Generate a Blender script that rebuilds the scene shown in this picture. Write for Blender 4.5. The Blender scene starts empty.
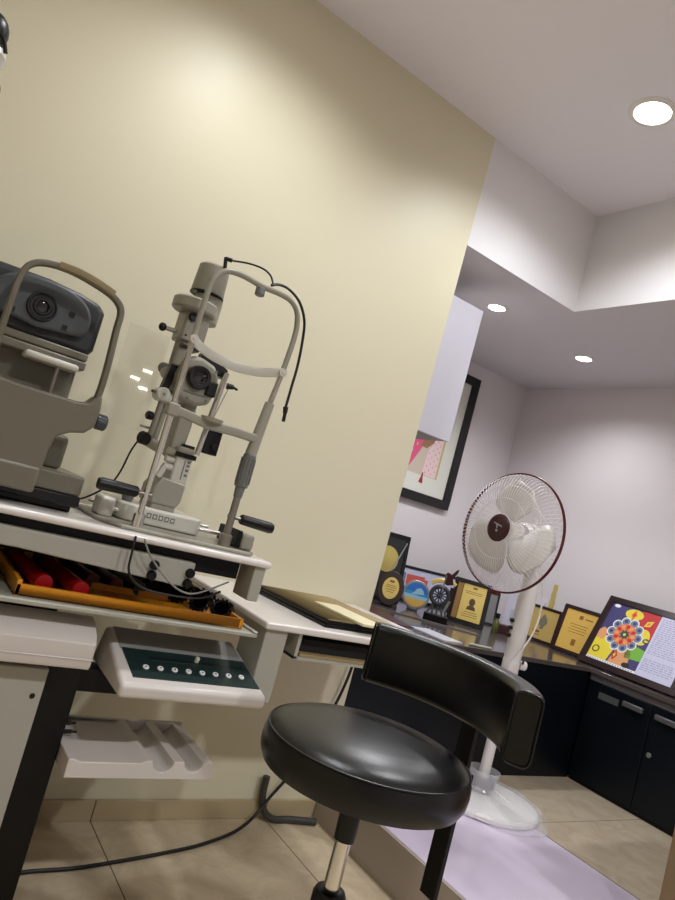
import bpy, bmesh, math, random
from mathutils import Vector, Matrix
random.seed(4)
SC = bpy.context.scene
COL = SC.collection
PI = math.pi
V = Vector

# ------------------------------------------------------------------ materials
MATS = {}
def srgb(c):
    return tuple((x/12.92 if x <= .04045 else ((x+.055)/1.055)**2.4) for x in c)
def mat(name, col, rough=.5, metal=0.0, spec=.5, var=0.0, vscale=20.0, bump=0.0, bscale=200.0, coat=0.0,
        emit=None, estr=0.0, alpha=1.0, trans=0.0, coat_rough=.03):
    m = bpy.data.materials.new(name); m.use_nodes = True
    nt = m.node_tree; b = nt.nodes['Principled BSDF']
    c = srgb(col) + (1,)
    b.inputs['Base Color'].default_value = c
    b.inputs['Roughness'].default_value = rough
    b.inputs['Metallic'].default_value = metal
    b.inputs['Specular IOR Level'].default_value = spec
    b.inputs['Coat Weight'].default_value = coat
    b.inputs['Coat Roughness'].default_value = coat_rough
    b.inputs['Alpha'].default_value = alpha
    b.inputs['Transmission Weight'].default_value = trans
    if emit:
        b.inputs['Emission Color'].default_value = srgb(emit) + (1,)
        b.inputs['Emission Strength'].default_value = estr
    tc = None
    if var or bump:
        tc = nt.nodes.new('ShaderNodeTexCoord')
    if var:
        n = nt.nodes.new('ShaderNodeTexNoise'); n.inputs['Scale'].default_value = vscale
        n.inputs['Detail'].default_value = 4
        nt.links.new(tc.outputs['Object'], n.inputs['Vector'])
        mx = nt.nodes.new('ShaderNodeMix'); mx.data_type = 'RGBA'
        mx.inputs[6].default_value = tuple(max(0, x*(1-var)) for x in c[:3]) + (1,)
        mx.inputs[7].default_value = tuple(min(1, x*(1+var)) for x in c[:3]) + (1,)
        nt.links.new(n.outputs['Fac'], mx.inputs[0])
        nt.links.new(mx.outputs[2], b.inputs['Base Color'])
    if bump:
        n2 = nt.nodes.new('ShaderNodeTexNoise'); n2.inputs['Scale'].default_value = bscale
        nt.links.new(tc.outputs['Object'], n2.inputs['Vector'])
        bp = nt.nodes.new('ShaderNodeBump'); bp.inputs['Strength'].default_value = bump
        bp.inputs['Distance'].default_value = .002
        nt.links.new(n2.outputs['Fac'], bp.inputs['Height'])
        nt.links.new(bp.outputs['Normal'], b.inputs['Normal'])
    MATS[name] = m
    return m

def tile_mat(name, c1, c2, joint, pitch, ox, oy, rough=.25):
    m = mat(name, c1, rough)
    nt = m.node_tree; b = nt.nodes['Principled BSDF']
    g = nt.nodes.new('ShaderNodeNewGeometry')
    mp = nt.nodes.new('ShaderNodeMapping'); mp.inputs['Location'].default_value = (-ox, -oy, 0)
    nt.links.new(g.outputs['Position'], mp.inputs['Vector'])
    br = nt.nodes.new('ShaderNodeTexBrick'); br.offset = 0; br.squash = 1
    br.inputs['Scale'].default_value = 1; br.inputs['Brick Width'].default_value = pitch
    br.inputs['Row Height'].default_value = pitch; br.inputs['Mortar Size'].default_value = .0022
    br.inputs['Mortar Smooth'].default_value = .2
    nt.links.new(mp.outputs['Vector'], br.inputs['Vector'])
    n = nt.nodes.new('ShaderNodeTexNoise'); n.inputs['Scale'].default_value = 7; n.inputs['Detail'].default_value = 8
    n.inputs['Roughness'].default_value = .65; n.inputs['Distortion'].default_value = 1.2
    nt.links.new(g.outputs['Position'], n.inputs['Vector'])
    mx = nt.nodes.new('ShaderNodeMix'); mx.data_type = 'RGBA'
    mx.inputs[6].default_value = srgb(c1) + (1,); mx.inputs[7].default_value = srgb(c2) + (1,)
    rp = nt.nodes.new('ShaderNodeValToRGB'); rp.color_ramp.elements[0].position = .38; rp.color_ramp.elements[1].position = .62
    nt.links.new(n.outputs['Fac'], rp.inputs['Fac']); nt.links.new(rp.outputs['Color'], mx.inputs[0])
    nt.links.new(mx.outputs[2], br.inputs['Color1']); nt.links.new(mx.outputs[2], br.inputs['Color2'])
    br.inputs['Mortar'].default_value = srgb(joint) + (1,)
    nt.links.new(br.outputs['Color'], b.inputs['Base Color'])
    return m

M_wall = mat('cream_yellow_paint', (.87,.842,.738), .42, bump=.10, bscale=260, var=.015, vscale=3, spec=.35)
M_white = mat('white_paint', (.90,.89,.90), .6, bump=.10, bscale=240, var=.02, vscale=3)
M_backw = mat('off_white_paint', (.875,.85,.86), .6, bump=.10, bscale=240, var=.02, vscale=3)
M_ceil = mat('ceiling_paint', (.95,.935,.965), .7, bump=.10, bscale=200, var=.02, vscale=2)
M_soff = mat('shaded_soffit_white', (.87,.86,.88), .7, bump=.1, bscale=200, var=.02, vscale=2)  # same white paint, greyed in colour for the shade under the soffit
M_tile = tile_mat('beige_floor_tile', (.84,.77,.66), (.76,.69,.58), (.42,.36,.28), .62, .825, 1.47)
M_tileR = tile_mat('beige_alcove_tile', (.76,.70,.61), (.70,.64,.55), (.5,.44,.36), .80, 2.385, 1.703)
M_base = mat('beige_baseboard_tile', (.72,.65,.52), .3, var=.06, vscale=9)
M_strip = mat('white_marble_step', (.84,.79,.87), .22, var=.02, vscale=4)
M_riser = mat('grey_beige_riser', (.66,.61,.57), .4, var=.04, vscale=5)
M_light = mat('lamp_glow', (1,1,1), .4, emit=(1,.97,.92), estr=25)
M_trimw = mat('white_metal_trim', (.92,.91,.9), .35)
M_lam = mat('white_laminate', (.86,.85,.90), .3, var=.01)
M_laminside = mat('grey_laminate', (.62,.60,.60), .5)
M_slab = mat('glossy_white_slab', (.88,.85,.83), .18, var=.02, vscale=12)
M_grey = mat('light_grey_metal', (.66,.65,.60), .42, var=.02, vscale=10)
M_panel = mat('grey_green_panel', (.65,.64,.60), .45, var=.02, vscale=10)
M_greyd = mat('mid_grey_paint', (.50,.49,.47), .45, var=.02)
M_black = mat('black_paint', (.012,.012,.013), .45, spec=.3, var=.1)
M_blackp = mat('black_plastic', (.017,.017,.020), .38, spec=.4, var=.1)
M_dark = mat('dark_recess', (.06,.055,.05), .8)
M_vinyl = mat('black_vinyl', (.018,.018,.021), .30, bump=.12, bscale=420, spec=.42)
M_chrome = mat('chrome', (.88,.87,.85), .18, 1.0)
M_steel = mat('brushed_steel', (.60,.58,.55), .32, 1.0)
M_refr = mat('instrument_tan', (.435,.415,.355), .38, var=.015)
M_inst = mat('instrument_cream', (.60,.585,.53), .38, var=.015)
M_instw = mat('instrument_white', (.80,.785,.74), .32, var=.01)
M_instg = mat('instrument_grey', (.44,.44,.43), .4)
M_head = mat('slate_grey_plastic', (.27,.285,.30), .42, var=.03)
M_headd = mat('dark_slate_plastic', (.16,.165,.175), .38)
M_lens = mat('coated_lens', (.02,.025,.04), .06, coat=1)
M_lensring = mat('lens_ring', (.10,.09,.10), .3)
M_pad = mat('tan_forehead_pad', (.56,.50,.37), .55)
M_orange = mat('orange_tray', (.86,.56,.10), .35, var=.03)
M_red = mat('red_rims', (.60,.03,.07), .3)
M_redd = mat('dark_red_rims', (.34,.04,.07), .35)
M_cream = mat('cream_paper', (.86,.82,.68), .7, var=.03)
M_tan = mat('tan_paper', (.62,.54,.38), .6, var=.04)
M_consw = mat('white_console', (.82,.79,.77), .3, var=.01)
M_consg = mat('grey_console_top', (.55,.54,.53), .35, var=.02)
M_green = mat('dark_green_panel', (.09,.17,.165), .3)
M_greenl = mat('dark_green_stripe', (.05,.10,.11), .3)
M_ink = mat('ink', (.10,.09,.08), .6)
M_navy = mat('navy_laminate', (.022,.045,.075), .38, spec=.3, var=.06, vscale=8)
M_top = mat('grey_brown_worktop', (.33,.30,.29), .13, var=.05, vscale=12)
M_edge = mat('grey_edge_band', (.42,.40,.41), .35)
M_frameblk = mat('black_frame', (.06,.05,.06), .35)
M_framebr = mat('dark_brown_frame', (.17,.08,.08), .3, var=.15, vscale=30)
M_mat = mat('picture_mount', (.86,.86,.82), .7)
M_pict = mat('picture_paper', (.80,.74,.68), .7)
M_gold = mat('gold_plate', (.90,.79,.46), .35, .2, var=.05)
M_goldl = mat('pale_gold', (.80,.72,.42), .35, .3)
M_fan = mat('fan_white_plastic', (.90,.88,.87), .35)
M_blade = mat('fan_blade_plastic', (.86,.85,.83), .35, alpha=.86)
M_wire = mat('fan_wire', (.88,.85,.85), .4)
M_maroon = mat('maroon_plastic', (.32,.04,.08), .3)
M_maroond = mat('dark_maroon_cap', (.20,.05,.07), .35)
M_film = mat('clear_plastic_film', (.95,.95,.97), .15, alpha=.30)
M_wood = mat('tan_wood', (.53,.44,.32), .4, var=.12, vscale=6)
M_blue = mat('sky_blue_print', (.16,.42,.75), .3)
M_blueL = mat('pale_blue_print', (.60,.78,.88), .3)
M_sand = mat('sand_print', (.85,.68,.35), .3)
M_wht = mat('white_print', (.93,.93,.94), .5)
M_lilac = mat('lilac_paper', (.80,.80,.90), .5, var=.05, vscale=60)
M_pink = mat('pink_print', (.86,.35,.50), .6)
M_pinkL = mat('pale_pink_print', (.90,.80,.80), .6)
M_skin = mat('brown_print', (.60,.45,.33), .6)
M_pred = mat('red_print', (.75,.10,.12), .5)
M_porange = mat('orange_print', (.90,.45,.18), .5)
M_pyel = mat('yellow_print', (.90,.82,.20), .5)
M_pgreen = mat('green_print', (.45,.70,.20), .5)
M_pblue = mat('indigo_print', (.22,.20,.42), .5)
M_pgrey = mat('grey_blue_print', (.45,.52,.60), .5)
M_ppch = mat('peach_print', (.88,.62,.42), .5)
M_bottle = mat('green_glass_bottle', (.35,.36,.20), .2)
M_silver = mat('silver_trim', (.62,.62,.63), .3, .6)
M_cable = mat('black_rubber', (.04,.035,.035), .45)
M_cableg = mat('grey_cable', (.50,.50,.48), .5)
M_instgd = mat('charcoal_conduit', (.22,.21,.20), .5)
M_handle = mat('dull_grey_handle', (.36,.36,.37), .4, .3)
M_glass = mat('clear_acrylic', (.97,.98,.97), .02, alpha=.10)

# ------------------------------------------------------------------ mesh builder
def cat(pts, k=6, closed=False):
    pts = [V(p) for p in pts]; n = len(pts); out = []
    rng = n if closed else n-1
    for i in range(rng):
        if closed:
            a, b, c, d = pts[(i-1) % n], pts[i], pts[(i+1) % n], pts[(i+2) % n]
        else:
            a, b, c, d = pts[max(i-1, 0)], pts[i], pts[i+1], pts[min(i+2, n-1)]
        for j in range(k):
            t = j/k
            out.append(.5*((2*b)+(c-a)*t+(2*a-5*b+4*c-d)*t*t+(3*b-a-3*c+d)*t**3))
    if not closed: out.append(pts[-1])
    return out

class B:
    def __init__(s, M=None):
        s.bm = bmesh.new(); s.M = M or Matrix.Identity(4); s.mi = 0
    def add(s, vs, fs):
        vv = [s.bm.verts.new(s.M @ V(v)) for v in vs]
        for f in fs:
            try:
                F = s.bm.faces.new([vv[i] for i in f]); F.material_index = s.mi
            except ValueError: pass
        return s
    def box(s, lo, hi):
        x0, y0, z0 = lo; x1, y1, z1 = hi
        return s.add([(x0,y0,z0),(x1,y0,z0),(x1,y1,z0),(x0,y1,z0),(x0,y0,z1),(x1,y0,z1),(x1,y1,z1),(x0,y1,z1)],
              [(0,3,2,1),(4,5,6,7),(0,1,5,4),(1,2,6,5),(2,3,7,6),(3,0,4,7)])
    def cbox(s, c, size, rot=(0,0,0)):
        from mathutils import Euler
        R = Euler(rot).to_matrix(); h = [q/2 for q in size]; c = V(c)
        vs = [c + R @ V((a*h[0], b*h[1], d*h[2])) for d in (-1,1) for a, b in ((-1,-1),(1,-1),(1,1),(-1,1))]
        return s.add(vs, [(0,3,2,1),(4,5,6,7),(0,1,5,4),(1,2,6,5),(2,3,7,6),(3,0,4,7)])
    def lathe(s, prof, o, ax=(0,0,1), n=32):
        ax = V(ax).normalized(); u = ax.orthogonal().normalized(); w = ax.cross(u); o = V(o)
        vs = []; fs = []; rings = []
        for r, h in prof:
            if r < 1e-6:
                rings.append([len(vs)]); vs.append(o + ax*h)
            else:
                rings.append(list(range(len(vs), len(vs)+n)))
                for i in range(n):
                    a = 2*PI*i/n; vs.append(o + ax*h + u*(r*math.cos(a)) + w*(r*math.sin(a)))
        for A, C in zip(rings, rings[1:]):
            for i in range(n):
                j = (i+1) % n
                if len(A) == 1 and len(C) == 1: continue
                if len(A) == 1: fs.append((A[0], C[i], C[j]))
                elif len(C) == 1: fs.append((A[i], A[j], C[0]))
                else: fs.append((A[i], A[j], C[j], C[i]))
        return s.add(vs, fs)
    def cyl(s, p0, p1, r0, r1=None, n=24, ch=0.0):
        p0, p1 = V(p0), V(p1); d = (p1-p0).length; r1 = r0 if r1 is None else r1
        if ch: pr = [(0,0),(r0-ch,0),(r0,ch),(r1,d-ch),(r1-ch,d),(0,d)]
        else: pr = [(0,0),(r0,0),(r1,d),(0,d)]
        return s.lathe(pr, p0, p1-p0, n)
    def tube(s, pts, r, n=10, closed=False, flat=None):
        pts = [V(p) for p in pts]; m = len(pts); vs = []; fs = []
        T = []
        for i in range(m):
            a = pts[(i-1) % m] if (closed or i > 0) else pts[i]
            b = pts[(i+1) % m] if (closed or i < m-1) else pts[i]
            T.append((b-a).normalized())
        u = T[0].orthogonal().normalized() if flat is None else V(flat[2])
        for i in range(m):
            u = (u - T[i]*u.dot(T[i])).normalized() if flat is None else (V(flat[2]) - T[i]*V(flat[2]).dot(T[i])).normalized()
            w = T[i].cross(u); rr = r[i] if isinstance(r, (list, tuple)) else r
            for k in range(n):
                a = 2*PI*k/n
                if flat is None: vs.append(pts[i] + u*(rr*math.cos(a)) + w*(rr*math.sin(a)))
                else: vs.append(pts[i] + u*(flat[0]*math.copysign(abs(math.cos(a))**.5, math.cos(a))) + w*(flat[1]*math.copysign(abs(math.sin(a))**.5, math.sin(a))))
        for i in range(m if closed else m-1):
            j = (i+1) % m
            for k in range(n):
                l = (k+1) % n
                fs.append((i*n+k, i*n+l, j*n+l, j*n+k))
        if not closed:
            fs.append(tuple(range(n-1, -1, -1))); fs.append(tuple(range((m-1)*n, m*n)))
        return s.add(vs, fs)
    def prism(s, poly, o, u, v, w):
        o, u, v, w = V(o), V(u), V(v), V(w); n = len(poly)
        vs = [o+u*a+v*b for a, b in poly] + [o+u*a+v*b+w for a, b in poly]
        return s.add(vs, [tuple(range(n)), tuple(range(2*n-1, n-1, -1))] + [(i, (i+1) % n, n+(i+1) % n, n+i) for i in range(n)])
    def poly(s, pts):
        return s.add(pts, [tuple(range(len(pts)))])
    def sph(s, c, r, n=20):
        if not isinstance(r, (tuple, list)): r = (r, r, r)
        c = V(c); vs = []; fs = []; m = n//2
        for i in range(m+1):
            t = PI*i/m
            for k in range(n):
                a = 2*PI*k/n
                vs.append(c + V((r[0]*math.sin(t)*math.cos(a), r[1]*math.sin(t)*math.sin(a), r[2]*math.cos(t))))
        for i in range(m):
            for k in range(n):
                fs.append((i*n+k, i*n+(k+1) % n, (i+1)*n+(k+1) % n, (i+1)*n+k))
        return s.add(vs, fs)
    def build(s, name, m, parent=None, bevel=0.0, seg=2, ang=35, solid=0.0, subsurf=0):
        bm = s.bm
        bmesh.ops.remove_doubles(bm, verts=bm.verts, dist=1e-6)
        bmesh.ops.recalc_face_normals(bm, faces=bm.faces)
        lo = V((min(v.co.x for v in bm.verts), min(v.co.y for v in bm.verts), min(v.co.z for v in bm.verts)))
        hi = V((max(v.co.x for v in bm.verts), max(v.co.y for v in bm.verts), max(v.co.z for v in bm.verts)))
        c = (lo+hi)/2
        if parent is None: c.z = lo.z
        for v in bm.verts: v.co -= c
        for f in bm.faces: f.smooth = True
        for e in bm.edges:
            if len(e.link_faces) == 2: e.smooth = e.calc_face_angle(0) < math.radians(ang)
        me = bpy.data.meshes.new(name); bm.to_mesh(me); bm.free()
        for q in (m if isinstance(m, (list, tuple)) else [m]): me.materials.append(q)
        o = bpy.data.objects.new(name, me); COL.objects.link(o)
        o['_w'] = c[:]
        if parent is not None:
            o.parent = parent; o.location = c - V(parent['_w'])
        else: o.location = c
        if bevel:
            b = o.modifiers.new('bevel', 'BEVEL'); b.width = bevel; b.segments = seg; b.limit_method = 'ANGLE'; b.angle_limit = math.radians(40)
        if subsurf:
            q = o.modifiers.new('sub', 'SUBSURF'); q.levels = subsurf; q.render_levels = subsurf
        if solid:
            q = o.modifiers.new('solid', 'SOLIDIFY'); q.thickness = solid; q.offset = 0
        return o

def tag(o, label, category, group=None):
    o['label'] = label; o['category'] = category
    if group: o['group'] = group
    return o
def thing(name, loc, label, category, group=None):
    o = bpy.data.objects.new(name, None); COL.objects.link(o); o.location = loc; o['_w'] = tuple(loc)
    o.empty_display_size = .05
    return tag(o, label, category, group)
def struct(o):
    o['kind'] = 'structure'; return o
def dup(root, loc, label):
    r = root.copy(); COL.objects.link(r); r.location = loc; r['label'] = label; r['_w'] = tuple(loc)
    for ch in list(root.children):
        c = ch.copy(); COL.objects.link(c); c.parent = r
        for g in ch.children:
            d = g.copy(); COL.objects.link(d); d.parent = c
    return r

# ------------------------------------------------------------------ room
D = 2.09; XE = 1.675; XB = 2.384; YB = 3.28; XR = 3.47; ZC = 2.77; ZS = 2.298; ZP = .16
X0, Y0 = -1.7, -3.0
struct(B().box((X0,Y0,-.1),(1.66,D,0)).build('floor', M_tile))
struct(B().box((2.385,Y0,-.1),(XR,YB,ZP)).build('floor_alcove', M_tileR))
struct(B().box((1.668,Y0,-.1),(2.3835,YB,ZP)).build('trim_1', M_strip, bevel=.003))       # white step
struct(B().box((1.658,Y0,-.1),(1.668,D,ZP-.004)).build('trim_2', M_riser))              # step riser
struct(B().box((X0,D,-.1),(XE,YB+.1,2.9)).build('wall_left', M_wall))
struct(B().box((XE,YB,-.1),(XR+.1,YB+.1,2.9)).build('wall_back', M_backw))
struct(B().box((XR,Y0,-.1),(XR+.1,YB,2.9)).build('wall_right', M_backw))
struct(B().box((X0-.1,Y0,-.1),(X0,YB+.1,2.9)).build('wall_side', M_wall))
struct(B().box((X0-.1,Y0-.1,-.1),(XR+.1,Y0,2.9)).build('wall_front', M_white))
struct(B().box((X0,Y0,ZC),(XB,D,ZC+.1)).build('ceiling', M_ceil))
sb = B().prism([(XB,Y0),(XR,Y0),(XR,YB),(XE,YB),(XE,D),(XB,D)], (0,0,ZS), (1,0,0), (0,1,0), (0,0,.57))
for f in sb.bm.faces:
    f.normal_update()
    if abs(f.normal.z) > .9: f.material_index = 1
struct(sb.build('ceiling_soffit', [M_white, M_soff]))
bb = B()
for xa, xb in ((X0,.2035),(.2065,.8235),(.8265,1.4435),(1.4465,1.657)):
    bb.box((xa,D-.012,0),(xb,D,.063))
struct(bb.build('baseboard_left', M_base, bevel=.002))
bbj = B().box((X0,D-.010,0),(1.655,D-.001,.061))
struct(bbj.build('baseboard_joint', mat('brown_grout', (.40,.34,.27), .8)))

# downlights
def downlight(loc, label, r=.06):
    t = thing('downlight', loc, label, 'ceiling light', 'round recessed downlights')
    x, y, z = loc
    B().lathe([(r*.82,-.002),(r*.84,-.007),(r*1.0,-.006),(r*1.12,-.001),(r*1.12,0),(r*.82,0)], loc, (0,0,1), 40).build('ring', M_trimw, t)
    B().lathe([(0,-.0035),(r*.7,-.0035),(r*.81,-.001),(0,-.001)], loc, (0,0,1), 36).build('lens', M_light, t)
    return t
LIGHTS = [
 ((1.854,1.497,ZC), 'large round downlight in the high ceiling, upper right', .075, 1),
 ((2.231,2.433,ZS), 'small downlight in the low soffit beside white hanging cabinet', .05, 0),
 ((2.955,2.443,ZS), 'small downlight in the low soffit above the pedestal fan', .05, 0),
 ((.66,1.48,ZC), 'round downlight in high ceiling above the slit lamp, out of view', .075, 1),
 ((-.45,1.48,ZC), 'round downlight in high ceiling above the autorefractor, out of view', .075, 1),
 ((.50,-.70,ZC), 'added unseen fill downlight in high ceiling behind the viewer, left one', .075, 1),  # fill lamp added out of view to lift fronts, floor and ceiling
 ((1.80,-.70,ZC), 'added unseen fill downlight in high ceiling behind the viewer, right one', .075, 1),  # second added fill lamp, beside the left one
]
LCOL = {1:(.94,.975,1), 0:(.95,.965,1)}
POWER = [37, 32, 16, 34, 3, 84, 96]
CONE = [150, 150, 150, 150, 150, 160, 160]
for (loc, lab, r, hi), pw, cn in zip(LIGHTS, POWER, CONE):
    downlight(loc, lab, r)
    ld = bpy.data.lights.new('downlight_beam', 'SPOT'); ld.energy = pw; ld.spot_size = math.radians(cn); ld.spot_blend = .7
    ld.shadow_soft_size = r*.8; ld.color = LCOL[hi]
    lo = bpy.data.objects.new('downlight_beam', ld); COL.objects.link(lo); lo.location = (loc[0], loc[1], loc[2]-.03)

# ------------------------------------------------------------------ ophthalmic unit: table, column, shelf
t = thing('instrument_table', (.30,1.70,0), 'white-topped instrument table on a black column, carrying the slit lamp', 'table')
B().box((-.55,1.50,.925),(.866,2.0,.943)).build('table_top', M_slab, t, bevel=.008, seg=3)
B().box((-.5,1.545,.880),(.80,1.96,.925)).build('under_frame', M_black, t)
pn = B().prism([(-.5,.862),(.28,.862),(.672,.842),(.672,.902),(-.5,.902)], (0,1.515,0), (1,0,0), (0,0,1), (0,.03,0)).build('front_panel', M_panel, t, bevel=.003)
for x, z in ((.572,.881),(.572,.857),(.662,.878),(.662,.853)):
    B().lathe([(0,-.012),(.009,-.012),(.011,-.009),(.011,0),(0,0)], (x,1.515,z), (0,1,0), 20).build('knob', M_blackp, pn)
B().box((.20,1.58,.0),(.507,1.74,.640)).build('column', M_black, t, bevel=.004)
B().box((.10,1.915,.05),(.50,1.955,.90)).build('rear_column', M_black, t, bevel=.004)
sp = B().box((-.5,1.555,.02),(.427,1.58,.61)).build('side_panel', M_panel, t, bevel=.003)
for z in (.27,.55):
    B().lathe([(0,-.003),(.005,-.003),(.006,0),(0,0)], (.408,1.555,z), (0,1,0), 12).build('screw', M_blackp, sp)
B().box((-.5,1.60,0),(.51,1.98,.05)).build('foot', M_black, t, bevel=.005)
B().box((.828,1.515,.838),(.860,1.60,.926)).build('bracket', M_grey, t, bevel=.003)
for z, s in ((.472,.02),(.452,.028)):
    B().cyl((.50,1.62,z),(.507+s,1.62,z),.005).cyl((.507+s,1.62,z),(.507+s+.012,1.62,z),.003).build('plug', M_blackp, t)
B().box((.45,1.60,.552),(.62,1.66,.606)).build('console_arm', M_black, t, bevel=.004)

# white rounded arm at the left of the column
wa = B()
prof = [(1.50,.634),(1.495,.642),(1.495,.690),(1.508,.704),(1.545,.724),(1.579,.731),(1.579,.634)]
wa.prism(prof, (-.5,0,0), (0,1,0), (0,0,1), (.992,0,0))
wa.mi = 0
wa.box((-.5,1.492,.655),(.494,1.52,.658))
w_ = wa.build('white_arm_cover', M_consw, t, bevel=.012, seg=4)

# drawer shelf with orange tray
t = thing('tray_shelf', (.35,1.68,.755), 'thin pale grey pull-out shelf under the instrument table', 'shelf')
B().box((-.5,1.49,.755),(.873,1.885,.766)).build('board', M_grey, t, bevel=.003)
B().box((.860,1.49,.766),(.873,1.80,.771)).build('lip', M_grey, t, bevel=.002)

t = thing('lens_tray', (.565,1.69,.7665), 'orange open trial lens tray on the pale shelf', 'tray')
ot = B()
x0, x1, y0, y1, z0, z1 = .30, .838, 1.515, 1.875, .7665, .791
ot.box((x0,y0,z0),(x1,y1,z0+.004)); ot.box((x0,y0,z0),(x1,y0+.008,z1)); ot.box((x0,y1-.008,z0),(x1,y1,z1+.01))
ot.box((x0,y0,z0),(x0+.010,y1,z1+.008)); ot.box((x1-.010,y0,z0),(x1,y1,z1))
ot.build('tray_box', M_orange, t, bevel=.0015)
B().box((.43,1.69,.7705),(.70,1.70,.785)).build('divider', M_orange, t)

def lens_row(pa, pb, r, mt):
    b = B(); pa, pb = V(pa), V(pb); n = int((pb-pa).length/.007)
    pr = []
    for i in range(n):
        h = i*.007
        pr += [(r*.95,h),(r,h+.0015),(r,h+.005),(r*.95,h+.0065)]
    pr = [(0,0)] + pr + [(0,n*.007)]
    b.lathe(pr, pa, pb-pa, 22)
    return b.build('trial_lens_row', mt)
zt = .7712
for xa, ya, xb, yb, ra, mt, lab in (
        (.362,1.560,.338,1.835,.0190,M_red,'leftmost red row of trial lenses lying at the tray end'),
        (.440,1.552,.410,1.835,.0190,M_red,'second red row of trial lenses reaching the tray front'),
        (.500,1.690,.475,1.835,.0180,M_redd,'short dark red row of trial lenses behind the empty compartment'),
        (.562,1.695,.541,1.835,.0175,M_redd,'short dark red row right of the other dark red lens row'),
        (.620,1.690,.604,1.835,.0180,M_blackp,'black row of trial lenses right of the dark red rows'),
        (.680,1.760,.671,1.835,.0180,M_blackp,'black row of trial lenses nearest the left toothed trial frame'),
        (.745,1.790,.738,1.835,.0180,M_blackp,'short black row of trial lenses in the back right part of the tray'),
        (.805,1.770,.798,1.835,.0180,M_blackp,'short black row of trial lenses in the back right corner of the tray')):
    tag(lens_row((xa,ya,zt+ra), (xb,yb,zt+ra), ra, mt), lab, 'trial lenses', 'rows of trial lenses')
for x, lab in ((.337,'black round lens disc behind the leftmost red row'),(.409,'black round lens disc behind the second red row'),(.474,'black round lens disc behind the first dark red row'),
                     (.540,'black round lens disc behind the second dark red row'),(.603,'black round lens disc behind the left black row'),(.667,'black round lens disc behind the right black row')):
    tag(B().lathe([(0,0),(.022,0),(.024,.002),(.024,.012),(.022,.014),(0,.014)], (x,1.842,zt+.024), (0,1,0), 26).build('lens_disc', M_blackp), lab, 'lens disc', 'black lens discs along the tray back')

def trial_frame(c, rz, lab, s=1.0):
    M = Matrix.Translation(c) @ Matrix.Rotation(rz, 4, 'Z') @ Matrix.Rotation(math.radians(-38), 4, 'X') @ Matrix.Scale(s, 4)
    t = thing('trial_spectacles', c, lab, 'trial spectacles', 'black trial frames in the orange tray')
    for sx in (-.033, .033):
        b = B(M)
        pr = [(sx + .024*math.cos(a*PI/12), 0, .026+.024*math.sin(a*PI/12)) for a in range(24)]
        b.tube(pr, .0045, 8, True)
        for a in range(14):
            q = 2*PI*a/14
            b.cbox((sx+.029*math.cos(q), 0, .026+.029*math.sin(q)), (.005,.010,.005), (0,-q,0))
        rm = b.build('rim', M_blackp, t)
        B(M).cyl((sx,-.002,.026),(sx,.002,.026),.021,n=24).build('dark_lens', M_lens, rm)
    B(M).tube(cat([(-.012,0,.03),(0,-.006,.042),(.012,0,.03)]), .003, 8).cbox((0,0,.046),(.12,.006,.006)).build('bridge', M_blackp, t)
    for sx in (-1, 1):
        B(M).tube(cat([(sx*.06,0,.046),(sx*.062,.05,.046),(sx*.060,.09,.04)]), .003, 8).build('temple', M_blackp, t)
    return t
trial_frame((.715,1.745,.7745), math.radians(-16), 'black toothed trial frame furthest left of the three in the orange tray', 1.05)
trial_frame((.748,1.670,.7745), math.radians(-32), 'black toothed trial frame in the middle of the three in the orange tray', 1.0)
trial_frame((.775,1.600,.7745), math.radians(-40), 'black toothed trial frame at the right front corner of the orange tray', .9)

# console with round buttons
t = thing('control_console', (.735,1.54,.597), 'white sloping control console with dark green keypad below the orange tray', 'control panel')
cb = B()
Fb, Ft, Tb, Bb = (1.445,.597), (1.445,.628), (1.635,.703), (1.665,.612)
def cx(side, y): # side -1 left, +1 right, tapering to the back
    k = (y-1.445)/.19
    return (.553 - .008*k) if side < 0 else (.921 - .030*k)
vs = []
for s_ in (-1, 1):
    for (y, z) in (Fb, Ft, Tb, Bb): vs.append((cx(s_, y), y, z))
cb.add(vs, [(0,1,2,3),(7,6,5,4),(0,4,5,1),(1,5,6,2),(2,6,7,3),(3,7,4,0)])
body = cb.build('housing', M_consw, t, bevel=.010, seg=4)
sd = V((0,.19,.075)).normalized(); sn = V((0,-.075,.19)).normalized()
def sl(x, k, h=0):           # point on the sloping face
    y = 1.445+.19*k; z = .628+.075*k
    return V((x, y, z)) + sn*h
def slab(x0, x1, k0, k1, h, m, nm, par, x0b=None, x1b=None, bev=.0005):
    x0b = x0 if x0b is None else x0b; x1b = x1 if x1b is None else x1b
    q = [sl(x0,k0,-.003), sl(x1,k0,-.003), sl(x1b,k1,-.003), sl(x0b,k1,-.003), sl(x0,k0,h), sl(x1,k0,h), sl(x1b,k1,h), sl(x0b,k1,h)]
    return B().add(q, [(0,3,2,1),(4,5,6,7),(0,1,5,4),(1,2,6,5),(2,3,7,6),(3,0,4,7)]).build(nm, m, par, bevel=bev)
slab(.568,.894,.60,.985,.0012, M_consg, 'grey_inlay', t, .562, .882, .001)
kp = slab(.583,.908,.13,.61,.0024, M_green, 'keypad', t, .571, .893)
slab(.63,.885,.44,.50,.0028, M_greenl, 'display_strip', kp)
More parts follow.
